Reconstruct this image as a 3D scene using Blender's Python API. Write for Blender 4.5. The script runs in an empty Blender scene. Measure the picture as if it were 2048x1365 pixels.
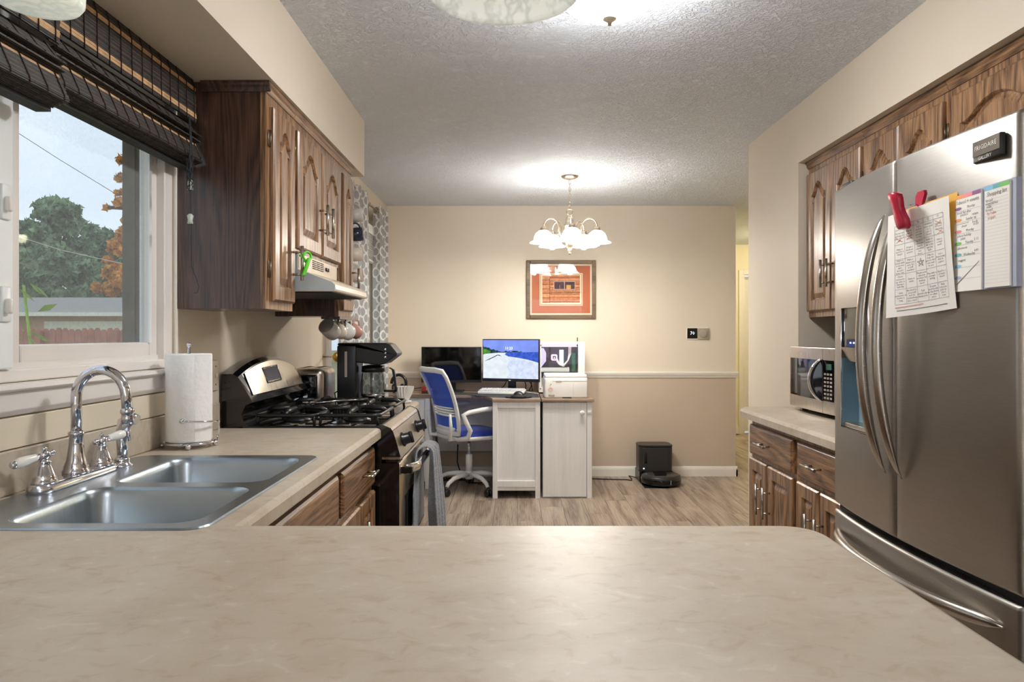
import bpy, bmesh, math, random
from mathutils import Vector, Matrix
RND = random.Random(11)
PI = math.pi
scene = bpy.context.scene
COL = scene.collection

def lin(c, a=1.0):
    o = []
    for x in c:
        x = x / 255.0
        o.append(x / 12.92 if x <= 0.04045 else ((x + 0.055) / 1.055) ** 2.4)
    return (o[0], o[1], o[2], a)

# ------------------------------------------------------------------ camera
F_PX, VPX, VPY, EYE = 1450.0, 1028.0, 670.0, 1.276
cam_d = bpy.data.cameras.new('camera')
cam_d.sensor_width = 36.0
cam_d.lens = 36.0 * F_PX / 2048.0
cam_d.shift_x = (1024.0 - VPX) / 2048.0
cam_d.shift_y = (VPY - 682.5) / 2048.0
cam_d.clip_start = 0.05
cam_d.clip_end = 300
cam = bpy.data.objects.new('camera', cam_d)
cam.location = (0, 0, EYE)
cam.rotation_euler = (PI / 2, 0, 0)
COL.objects.link(cam)
scene.camera = cam

# ------------------------------------------------------------------ world: even overcast sky
W = bpy.data.worlds.new('overcast_sky'); scene.world = W
W.use_nodes = True
wn = W.node_tree.nodes; wl = W.node_tree.links
bg = wn['Background']
wtc = wn.new('ShaderNodeTexCoord'); wmap = wn.new('ShaderNodeMapping'); wmap.inputs['Scale'].default_value = (1.2, 1.2, 3)
wno = wn.new('ShaderNodeTexNoise'); wno.inputs['Scale'].default_value = 1.5; wno.inputs['Detail'].default_value = 4
wra = wn.new('ShaderNodeValToRGB')
wra.color_ramp.elements[0].position = 0.3; wra.color_ramp.elements[0].color = lin((176, 188, 204))
wra.color_ramp.elements[1].position = 0.7; wra.color_ramp.elements[1].color = lin((208, 216, 226))
wl.new(wtc.outputs['Generated'], wmap.inputs['Vector']); wl.new(wmap.outputs['Vector'], wno.inputs['Vector'])
wl.new(wno.outputs['Fac'], wra.inputs['Fac']); wl.new(wra.outputs['Color'], bg.inputs['Color'])
bg.inputs['Strength'].default_value = 0.46

# ------------------------------------------------------------------ added daylight lamp at the unseen window behind the viewpoint
def area(name, loc, rot, sx, sy, power, col):
    d = bpy.data.lights.new(name, 'AREA'); d.shape = 'RECTANGLE'; d.size = sx; d.size_y = sy
    d.energy = power; d.color = col
    o = bpy.data.objects.new(name, d); o.location = loc; o.rotation_euler = rot; COL.objects.link(o)
    return o
area('added_rear_daylight', (0.35, -3.15, 1.35), (PI / 2, 0, PI), 2.3, 1.5, 440, (0.86, 0.93, 1.0))

# ------------------------------------------------------------------ view
vs = scene.view_settings
vs.view_transform = 'Standard'; vs.look = 'None'; vs.exposure = 2.32; vs.gamma = 1.0; vs.use_curve_mapping = False

# ================================================================== materials
def new_mat(name):
    m = bpy.data.materials.new(name); m.use_nodes = True
    nt = m.node_tree; b = nt.nodes['Principled BSDF']
    return m, nt, b
def nd(nt, typ, **kw):
    n = nt.nodes.new(typ)
    for k, v in kw.items():
        if k in n.inputs: n.inputs[k].default_value = v
        else: setattr(n, k, v)
    return n
def coords(nt, scale=(1, 1, 1), rnd=True):
    tc = nd(nt, 'ShaderNodeTexCoord'); mp = nd(nt, 'ShaderNodeMapping'); mp.inputs['Scale'].default_value = scale
    nt.links.new(tc.outputs['Object'], mp.inputs['Vector'])
    if rnd:
        oi = nd(nt, 'ShaderNodeObjectInfo'); mu = nd(nt, 'ShaderNodeMath', operation='MULTIPLY'); mu.inputs[1].default_value = 37.0
        nt.links.new(oi.outputs['Random'], mu.inputs[0]); nt.links.new(mu.outputs[0], mp.inputs['Location'])
    return mp.outputs['Vector']
def ramp(nt, fac, stops):
    r = nd(nt, 'ShaderNodeValToRGB'); e = r.color_ramp.elements
    while len(e) < len(stops): e.new(0.5)
    for i, (p, c) in enumerate(stops): e[i].position = p; e[i].color = c
    nt.links.new(fac, r.inputs['Fac']); return r.outputs['Color']
def bump(nt, b, vec, scale, strength, dist=0.002, detail=3):
    n = nd(nt, 'ShaderNodeTexNoise', Scale=scale, Detail=detail); nt.links.new(vec, n.inputs['Vector'])
    bp = nd(nt, 'ShaderNodeBump', Strength=strength, Distance=dist)
    nt.links.new(n.outputs['Fac'], bp.inputs['Height']); nt.links.new(bp.outputs['Normal'], b.inputs['Normal'])
MATS = {}
def plain(name, c, rough=0.5, metal=0.0, var=0.06, vscale=6.0, bmp=None, coat=0.0, spec=0.5, sheen=0.0, trans=0.0, emit=None):
    m, nt, b = new_mat(name)
    vec = coords(nt)
    n = nd(nt, 'ShaderNodeTexNoise', Scale=vscale, Detail=3); nt.links.new(vec, n.inputs['Vector'])
    c0 = lin(c); lo = tuple(x * (1 - var) for x in c0[:3]) + (1,); hi = tuple(min(1, x * (1 + var)) for x in c0[:3]) + (1,)
    nt.links.new(ramp(nt, n.outputs['Fac'], [(0.35, lo), (0.65, hi)]), b.inputs['Base Color'])
    b.inputs['Roughness'].default_value = rough; b.inputs['Metallic'].default_value = metal
    b.inputs['Specular IOR Level'].default_value = spec
    b.inputs['Coat Weight'].default_value = coat; b.inputs['Coat Roughness'].default_value = 0.08
    b.inputs['Sheen Weight'].default_value = sheen
    b.inputs['Transmission Weight'].default_value = trans
    if emit: b.inputs['Emission Color'].default_value = lin(emit[0]); b.inputs['Emission Strength'].default_value = emit[1]
    if bmp: bump(nt, b, vec, bmp[0], bmp[1], bmp[2] if len(bmp) > 2 else 0.002)
    MATS[name] = m; return m
def wood(name, dark, mid, light, axis='z', rough=0.38, coat=0.25, rings=9.0, fine=90.0, coarse=3.2, hue=0.0, ringw=0.55, finew=0.95):
    m, nt, b = new_mat(name)
    s = {'x': (0.10, 1, 1), 'y': (1, 0.10, 1), 'z': (1, 1, 0.10)}[axis]
    v1 = coords(nt, tuple(k * coarse for k in s))
    n1 = nd(nt, 'ShaderNodeTexNoise', Scale=1.6, Detail=1.5); nt.links.new(v1, n1.inputs['Vector'])
    mu = nd(nt, 'ShaderNodeMath', operation='MULTIPLY'); mu.inputs[1].default_value = rings; nt.links.new(n1.outputs['Fac'], mu.inputs[0])
    fr = nd(nt, 'ShaderNodeMath', operation='PINGPONG'); fr.inputs[1].default_value = 0.5; nt.links.new(mu.outputs[0], fr.inputs[0])
    s2 = {'x': (0.035, 1, 1), 'y': (1, 0.035, 1), 'z': (1, 1, 0.035)}[axis]
    v2 = coords(nt, tuple(k * fine for k in s2))
    n2 = nd(nt, 'ShaderNodeTexNoise', Scale=2.2, Detail=4, Roughness=0.65); nt.links.new(v2, n2.inputs['Vector'])
    a = nd(nt, 'ShaderNodeMath', operation='MULTIPLY_ADD'); a.inputs[1].default_value = ringw
    nt.links.new(fr.outputs[0], a.inputs[0])
    sc = nd(nt, 'ShaderNodeMath', operation='MULTIPLY'); sc.inputs[1].default_value = finew; nt.links.new(n2.outputs['Fac'], sc.inputs[0])
    nt.links.new(sc.outputs[0], a.inputs[2])
    col = ramp(nt, a.outputs[0], [(0.36, lin(dark)), (0.56, lin(mid)), (0.86, lin(light))])
    if hue:
        oi = nd(nt, 'ShaderNodeObjectInfo'); hs = nd(nt, 'ShaderNodeHueSaturation')
        mr = nd(nt, 'ShaderNodeMapRange'); mr.inputs['To Min'].default_value = 1 - hue; mr.inputs['To Max'].default_value = 1 + hue
        nt.links.new(oi.outputs['Random'], mr.inputs['Value']); nt.links.new(mr.outputs[0], hs.inputs['Value'])
        nt.links.new(col, hs.inputs['Color']); col = hs.outputs['Color']
    nt.links.new(col, b.inputs['Base Color'])
    b.inputs['Roughness'].default_value = rough; b.inputs['Coat Weight'].default_value = coat; b.inputs['Coat Roughness'].default_value = 0.22
    bp = nd(nt, 'ShaderNodeBump', Strength=0.25, Distance=0.001); nt.links.new(n2.outputs['Fac'], bp.inputs['Height'])
    nt.links.new(bp.outputs['Normal'], b.inputs['Normal'])
    MATS[name] = m; return m
def steel(name, c, rough, brush=(1, 220, 220), streng=0.12, metal=1.0):
    m, nt, b = new_mat(name)
    vec = coords(nt, brush)
    n = nd(nt, 'ShaderNodeTexNoise', Scale=3.0, Detail=4); nt.links.new(vec, n.inputs['Vector'])
    c0 = lin(c)
    nt.links.new(ramp(nt, n.outputs['Fac'], [(0.3, tuple(x * 0.93 for x in c0[:3]) + (1,)), (0.7, tuple(min(1, x * 1.05) for x in c0[:3]) + (1,))]), b.inputs['Base Color'])
    mr = nd(nt, 'ShaderNodeMapRange'); mr.inputs['To Min'].default_value = rough * 0.85; mr.inputs['To Max'].default_value = rough * 1.2
    nt.links.new(n.outputs['Fac'], mr.inputs['Value']); nt.links.new(mr.outputs[0], b.inputs['Roughness'])
    b.inputs['Metallic'].default_value = metal
    bp = nd(nt, 'ShaderNodeBump', Strength=streng, Distance=0.0004); nt.links.new(n.outputs['Fac'], bp.inputs['Height'])
    nt.links.new(bp.outputs['Normal'], b.inputs['Normal'])
    MATS[name] = m; return m
def emis(name, c, s, var=0.0, vscale=8.0):
    m = bpy.data.materials.new(name); m.use_nodes = True; nt = m.node_tree
    nt.nodes.remove(nt.nodes['Principled BSDF'])
    e = nd(nt, 'ShaderNodeEmission', Strength=s)
    if var:
        vec = coords(nt); n = nd(nt, 'ShaderNodeTexNoise', Scale=vscale, Detail=5); nt.links.new(vec, n.inputs['Vector'])
        c0 = lin(c)
        nt.links.new(ramp(nt, n.outputs['Fac'], [(0.38, tuple(x * (1 - var) for x in c0[:3]) + (1,)), (0.62, tuple(min(1, x * (1 + var)) for x in c0[:3]) + (1,))]), e.inputs['Color'])
    else: e.inputs['Color'].default_value = lin(c)
    nt.links.new(e.outputs[0], nt.nodes['Material Output'].inputs['Surface'])
    MATS[name] = m; return m
def clear_glass(name, tint=(255, 255, 255), gloss=1.0, film=0.0, film_c=(150, 155, 158)):
    m = bpy.data.materials.new(name); m.use_nodes = True; nt = m.node_tree
    nt.nodes.remove(nt.nodes['Principled BSDF'])
    t = nd(nt, 'ShaderNodeBsdfTransparent'); t.inputs['Color'].default_value = lin(tint)
    g = nd(nt, 'ShaderNodeBsdfGlossy', Roughness=0.02)
    lw = nd(nt, 'ShaderNodeLayerWeight', Blend=0.5); pw_ = nd(nt, 'ShaderNodeMath', operation='POWER'); pw_.inputs[1].default_value = 4.0
    nt.links.new(lw.outputs['Facing'], pw_.inputs[0])
    mu = nd(nt, 'ShaderNodeMath', operation='MULTIPLY_ADD'); mu.inputs[1].default_value = 0.8 * gloss; mu.inputs[2].default_value = 0.035 * gloss
    nt.links.new(pw_.outputs[0], mu.inputs[0])
    mx = nd(nt, 'ShaderNodeMixShader'); nt.links.new(mu.outputs[0], mx.inputs[0]); nt.links.new(t.outputs[0], mx.inputs[1]); nt.links.new(g.outputs[0], mx.inputs[2])
    out = mx.outputs[0]
    if film:
        d = nd(nt, 'ShaderNodeBsdfDiffuse'); d.inputs['Color'].default_value = lin(film_c)
        vec = coords(nt); n = nd(nt, 'ShaderNodeTexNoise', Scale=150.0, Detail=2); nt.links.new(vec, n.inputs['Vector'])
        mr = nd(nt, 'ShaderNodeMapRange'); mr.inputs['From Min'].default_value = 0.3; mr.inputs['From Max'].default_value = 0.7
        mr.inputs['To Min'].default_value = film * 0.75; mr.inputs['To Max'].default_value = film * 1.25; nt.links.new(n.outputs['Fac'], mr.inputs['Value'])
        m2 = nd(nt, 'ShaderNodeMixShader'); nt.links.new(mr.outputs[0], m2.inputs[0]); nt.links.new(out, m2.inputs[1]); nt.links.new(d.outputs[0], m2.inputs[2])
        out = m2.outputs[0]
    nt.links.new(out, nt.nodes['Material Output'].inputs['Surface'])
    MATS[name] = m; return m

# wall paint and plaster
plain('paint_cream', (236, 224, 206), 0.62, var=0.02, vscale=1.5, bmp=(90, 0.12, 0.0015))
plain('paint_tan', (204, 187, 168), 0.62, var=0.02, vscale=1.5, bmp=(90, 0.12, 0.0015))
plain('paint_kitchen', (214, 202, 184), 0.6, var=0.02, vscale=1.5, bmp=(90, 0.12, 0.0015))
plain('paint_hall', (242, 235, 208), 0.6, var=0.02, vscale=1.5)
plain('trim_white', (238, 233, 224), 0.4, var=0.02, bmp=(30, 0.05))
plain('vinyl_white', (232, 226, 220), 0.35, var=0.02)
plain('vinyl_bright', (236, 240, 240), 0.35, var=0.02)
def ceiling_mat():
    m, nt, b = new_mat('ceiling_texture')
    vec = coords(nt, rnd=False)
    n = nd(nt, 'ShaderNodeTexNoise', Scale=30.0, Detail=4, Roughness=0.6, Distortion=2.0); nt.links.new(vec, n.inputs['Vector'])
    col = ramp(nt, n.outputs['Fac'], [(0.4, lin((236, 242, 250))), (0.6, lin((242, 247, 253)))])
    nt.links.new(col, b.inputs['Base Color']); b.inputs['Roughness'].default_value = 0.7
    rp = ramp(nt, n.outputs['Fac'], [(0.42, (0, 0, 0, 1)), (0.58, (1, 1, 1, 1))])
    bp = nd(nt, 'ShaderNodeBump', Strength=0.85, Distance=0.008); nt.links.new(rp, bp.inputs['Height']); nt.links.new(bp.outputs['Normal'], b.inputs['Normal'])
    MATS['ceiling'] = m
ceiling_mat()
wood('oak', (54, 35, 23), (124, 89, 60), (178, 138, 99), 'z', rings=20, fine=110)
wood('oak_across', (52, 34, 22), (116, 82, 54), (166, 126, 88), 'y', rings=20, fine=110)
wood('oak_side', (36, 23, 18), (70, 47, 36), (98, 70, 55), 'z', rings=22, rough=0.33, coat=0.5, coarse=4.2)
wood('plank', (112, 96, 84), (158, 140, 124), (190, 174, 156), 'y', rough=0.42, coat=0.1, rings=5, fine=60, coarse=4.0, hue=0.09)
wood('desk_top', (98, 80, 66), (136, 116, 98), (168, 148, 128), 'x', rough=0.5, coat=0.0, rings=5)
wood('desk_white', (231, 230, 228), (237, 236, 234), (243, 242, 240), 'z', rough=0.45, coat=0.1, rings=4, fine=50)
wood('frame_brown', (72, 56, 40), (108, 88, 64), (140, 118, 90), 'x', rough=0.5, coat=0.1, rings=4)
def laminate():
    m, nt, b = new_mat('laminate'); vec = coords(nt, rnd=False)
    n1 = nd(nt, 'ShaderNodeTexNoise', Scale=4.5, Detail=7, Roughness=0.62, Distortion=0.6); nt.links.new(vec, n1.inputs['Vector'])
    mp = nd(nt, 'ShaderNodeMapping'); mp.inputs['Scale'].default_value = (15, 21, 18); nt.links.new(vec, mp.inputs['Vector'])
    n2 = nd(nt, 'ShaderNodeTexNoise', Scale=1.5, Detail=4, Roughness=0.6, Distortion=0.7); nt.links.new(mp.outputs['Vector'], n2.inputs['Vector'])
    c1 = ramp(nt, n1.outputs['Fac'], [(0.28, lin((164, 146, 124))), (0.5, lin((191, 178, 159))), (0.72, lin((206, 197, 182)))])
    c2 = ramp(nt, n2.outputs['Fac'], [(0.33, lin((172, 150, 126))), (0.45, lin((192, 178, 158))), (0.60, lin((194, 182, 163))), (0.78, lin((226, 217, 202)))])
    mx = nd(nt, 'ShaderNodeMix', data_type='RGBA'); mx.inputs[0].default_value = 0.5
    nt.links.new(c1, mx.inputs[6]); nt.links.new(c2, mx.inputs[7]); nt.links.new(mx.outputs[2], b.inputs['Base Color'])
    b.inputs['Roughness'].default_value = 0.40; bump(nt, b, vec, 160, 0.08, 0.001)
    MATS['laminate'] = m
laminate()
steel('steel_fridge', (168, 163, 156), 0.36, (6, 6, 260))
steel('steel_sink', (172, 182, 190), 0.30, (3, 40, 3), 0.03)
steel('steel_small', (200, 190, 176), 0.28, (6, 200, 6))
steel('nickel', (186, 180, 172), 0.25)
steel('chrome', (214, 214, 220), 0.06, streng=0.0)
steel('hinge_bronze', (128, 112, 92), 0.35)
steel('brass', (200, 160, 80), 0.3)
steel('lamp_nickel', (200, 186, 166), 0.28)
plain('black_enamel', (14, 14, 16), 0.12, var=0.05, coat=0.6)
plain('black_plastic', (22, 22, 24), 0.32, var=0.05)
plain('black_matt', (20, 20, 21), 0.6, var=0.08)
plain('black_gloss', (9, 9, 11), 0.05, var=0.02)
plain('cast_iron', (24, 24, 25), 0.38, var=0.12, bmp=(120, 0.2))
plain('dark_void', (16, 13, 12), 0.8)
plain('rubber', (26, 26, 27), 0.7)
plain('white_plastic', (236, 234, 230), 0.35, var=0.02)
plain('white_grey_plastic', (216, 218, 220), 0.4, var=0.02)
plain('almond', (222, 206, 182), 0.35, var=0.02)
plain('hood_side', (176, 182, 184), 0.35, var=0.02)
plain('ceramic_white', (240, 238, 232), 0.12, var=0.01)
plain('ceramic_cream', (226, 214, 198), 0.15, var=0.02)
plain('ceramic_pink', (214, 160, 146), 0.2, var=0.05)
plain('ceramic_grey', (198, 190, 182), 0.15, var=0.03)
plain('ceramic_navy', (42, 46, 66), 0.15, var=0.05)
plain('paper_white', (238, 234, 226), 0.7, var=0.01)
plain('paper_grey', (170, 176, 196), 0.7, var=0.02)
plain('paper_yellow', (236, 186, 84), 0.7, var=0.02)
plain('ink', (92, 90, 96), 0.8)
plain('ink_red', (206, 120, 96), 0.8)
plain('ink_line', (178, 178, 186), 0.8)
plain('hl_orange', (240, 160, 100), 0.8); plain('hl_green', (126, 200, 106), 0.8); plain('hl_teal', (110, 180, 184), 0.8)
plain('hl_blue', (140, 196, 226), 0.8); plain('hl_purple', (150, 100, 140), 0.8); plain('hl_pink', (240, 150, 150), 0.8)
plain('clip_red', (176, 26, 58), 0.3, var=0.05); plain('clip_green', (96, 206, 50), 0.3, var=0.05)
plain('paper_towel', (240, 239, 236), 0.85, var=0.01, bmp=(55, 0.5, 0.004))
plain('towel_grey', (140, 142, 146), 0.95, var=0.25, vscale=160, sheen=0.3, bmp=(220, 0.9, 0.004))
plain('chair_blue', (32, 56, 150), 0.8, var=0.1, vscale=90, sheen=0.2, bmp=(260, 0.4))
plain('chair_white', (226, 226, 226), 0.4, var=0.02)
plain('box_red', (152, 34, 36), 0.5); plain('box_dark', (42, 36, 36), 0.5)
plain('mat_charcoal', (56, 58, 60), 0.8, var=0.05)
plain('robot_dark', (44, 43, 42), 0.4, var=0.04); plain('robot_top', (62, 58, 54), 0.3, var=0.04)
plain('thermostat_grey', (178, 168, 152), 0.4); plain('outlet', (224, 212, 190), 0.4, var=0.02)
plain('mat_rust', (196, 112, 76), 0.8, var=0.02); plain('mat_ivory', (240, 226, 202), 0.8, var=0.01); plain('mat_tan', (202, 164, 116), 0.8)
plain('print_log', (206, 132, 88), 0.8, var=0.22, vscale=40); plain('print_log2', (220, 154, 108), 0.8, var=0.2, vscale=40)
plain('print_dark', (82, 44, 34), 0.8); plain('print_pane', (84, 62, 72), 0.8, var=0.25, vscale=60); plain('print_glow', (214, 160, 74), 0.8)
plain('dispenser_grey', (118, 148, 166), 0.4, var=0.03)
plain('cord_dark', (44, 46, 48), 0.7); plain('thread', (62, 40, 40), 0.9); plain('tassel', (190, 196, 184), 0.6)
plain('bamboo_dark', (46, 40, 36), 0.6, var=0.35, vscale=40); plain('bamboo_dark2', (72, 62, 54), 0.6, var=0.35, vscale=40)
plain('bamboo_tan', (206, 166, 122), 0.6, var=0.2, vscale=40)
plain('blind_white', (240, 238, 232), 0.45)
plain('pcb', (58, 52, 62), 0.5, var=0.5, vscale=120); plain('pcb_green', (44, 96, 76), 0.5, var=0.3, vscale=60)
plain('post_brown', (92, 80, 64), 0.8, var=0.2, vscale=20)
plain('fence_red', (172, 112, 92), 0.85, var=0.2, vscale=5); plain('roof_grey', (150, 146, 140), 0.9, var=0.12, vscale=8)
plain('house_brick', (196, 160, 132), 0.9, var=0.12, vscale=9); plain('house_white', (226, 222, 206), 0.7)
plain('bark', (70, 58, 46), 0.95, var=0.3); plain('leaf_green', (124, 148, 112), 0.9, var=0.45, vscale=0.9); plain('leaf_orange', (214, 150, 60), 0.9, var=0.3, vscale=2)
plain('leaf_lime', (150, 190, 60), 0.7, var=0.2); plain('lawn', (150, 146, 100), 0.95, var=0.25, vscale=2); plain('straw', (196, 176, 140), 0.95)
emis('bulb_warm', (255, 247, 234), 62.0); emis('shade_lit', (255, 250, 242), 4.2)
emis("dome_lit", (252, 252, 252), 21.0)
emis('hall_dome', (255, 240, 205), 16.0); emis('bulb_cool', (226, 238, 255), 10.0)
emis('scr_sky', (128, 150, 236), 0.23, 0.10, 9); emis('scr_sea', (62, 92, 196), 0.23, 0.25, 40); emis('scr_sand', (220, 228, 234), 0.23, 0.05, 30)
emis('scr_foam', (206, 216, 240), 0.23, 0.10, 30); emis('scr_tree', (44, 66, 70), 0.23, 0.5, 50); emis('scr_green', (86, 150, 60), 0.23, 0.3, 40); emis('scr_white', (250, 250, 255), 0.4)
emis('led_white', (240, 225, 255), 0.4); emis('led_pink', (250, 205, 220), 0.32); emis('led_lav', (216, 200, 240), 0.28)
emis('lcd_text', (225, 235, 255), 0.4); emis('led_dot', (200, 235, 255), 0.8)
clear_glass('window_glass', (240, 243, 243), 0.12, film=0.15, film_c=(200, 204, 206))  # film mixes screen grey and a haze over the yard into the pane
clear_glass('thin_glass', (250, 252, 250), 1.0)
clear_glass('carafe_glass', (186, 190, 188), 2.6)
clear_glass('picture_glass', (255, 255, 255), 1.0)
def alabaster(name, lo, hi, em):
    m, nt, b = new_mat(name); vec = coords(nt)
    v = nd(nt, 'ShaderNodeTexVoronoi', Scale=11.0); v.feature = 'DISTANCE_TO_EDGE'
    ns = nd(nt, 'ShaderNodeTexNoise', Scale=8.0, Detail=4); nt.links.new(vec, ns.inputs['Vector'])
    mx = nd(nt, 'ShaderNodeMix', data_type='RGBA'); mx.inputs[0].default_value = 0.5
    nt.links.new(vec, mx.inputs[6]); nt.links.new(ns.outputs['Color'], mx.inputs[7]); nt.links.new(mx.outputs[2], v.inputs['Vector'])
    col = ramp(nt, v.outputs['Distance'], [(0.0, lin(lo)), (0.22, lin(hi))])
    nt.links.new(col, b.inputs['Base Color']); b.inputs['Roughness'].default_value = 0.25
    b.inputs['Transmission Weight'].default_value = 0.0
    b.inputs['Subsurface Weight'].default_value = 0.0
    nt.links.new(col, b.inputs['Emission Color']); b.inputs['Emission Strength'].default_value = em
    MATS[name] = m
alabaster('alabaster', (214, 218, 213), (242, 244, 238), 0.07)
alabaster('alabaster_mini', (214, 222, 212), (236, 238, 226), 0.09)
def trellis():
    m, nt, b = new_mat('curtain_trellis')
    tc = nd(nt, 'ShaderNodeTexCoord'); sp = nd(nt, 'ShaderNodeSeparateXYZ'); nt.links.new(tc.outputs['UV'], sp.inputs[0])
    def M(op, a, bb=None):
        n = nd(nt, 'ShaderNodeMath', operation=op)
        for i, x in enumerate((a, bb)):
            if x is None: continue
            if isinstance(x, (int, float)): n.inputs[i].default_value = x
            else: nt.links.new(x, n.inputs[i])
        return n.outputs[0]
    a_ = M('ABSOLUTE', M('SUBTRACT', M('FRACT', sp.outputs[0]), 0.5)); c_ = M('ABSOLUTE', M('SUBTRACT', M('FRACT', sp.outputs[1]), 0.5))
    def ln(x, y): return M('SQRT', M('ADD', M('MULTIPLY', x, x), M('MULTIPLY', y, y)))
    d1 = ln(M('SUBTRACT', a_, 0.27), c_); d2 = ln(a_, M('SUBTRACT', c_, 0.27))
    ed = M('ABSOLUTE', M('SUBTRACT', M('MINIMUM', d1, d2), 0.215))
    col = ramp(nt, ed, [(0.035, lin((242, 240, 236))), (0.055, lin((182, 179, 178)))])
    nt.links.new(col, b.inputs['Base Color']); b.inputs['Roughness'].default_value = 0.9
    tr = nd(nt, 'ShaderNodeBsdfTranslucent'); nt.links.new(col, tr.inputs['Color'])
    mx = nd(nt, 'ShaderNodeMixShader'); mx.inputs[0].default_value = 0.4
    nt.links.new(b.outputs[0], mx.inputs[1]); nt.links.new(tr.outputs[0], mx.inputs[2])
    nt.links.new(mx.outputs[0], nt.nodes['Material Output'].inputs['Surface'])
    MATS['trellis'] = m
trellis()
def mesh_fabric():
    m, nt, b = new_mat('blue_mesh'); b.inputs['Base Color'].default_value = lin((62, 98, 212)); b.inputs['Roughness'].default_value = 0.7
    vec = coords(nt); w = nd(nt, 'ShaderNodeTexNoise', Scale=300.0); nt.links.new(vec, w.inputs['Vector'])
    mr = nd(nt, 'ShaderNodeMapRange'); mr.inputs['To Min'].default_value = 0.1; mr.inputs['To Max'].default_value = 0.35; nt.links.new(w.outputs['Fac'], mr.inputs['Value'])
    t = nd(nt, 'ShaderNodeBsdfTransparent'); t.inputs['Color'].default_value = lin((120, 150, 235))
    mx = nd(nt, 'ShaderNodeMixShader'); nt.links.new(mr.outputs[0], mx.inputs[0]); nt.links.new(b.outputs[0], mx.inputs[1]); nt.links.new(t.outputs[0], mx.inputs[2])
    nt.links.new(mx.outputs[0], nt.nodes['Material Output'].inputs['Surface'])
    MATS['blue_mesh'] = m
mesh_fabric()

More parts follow.
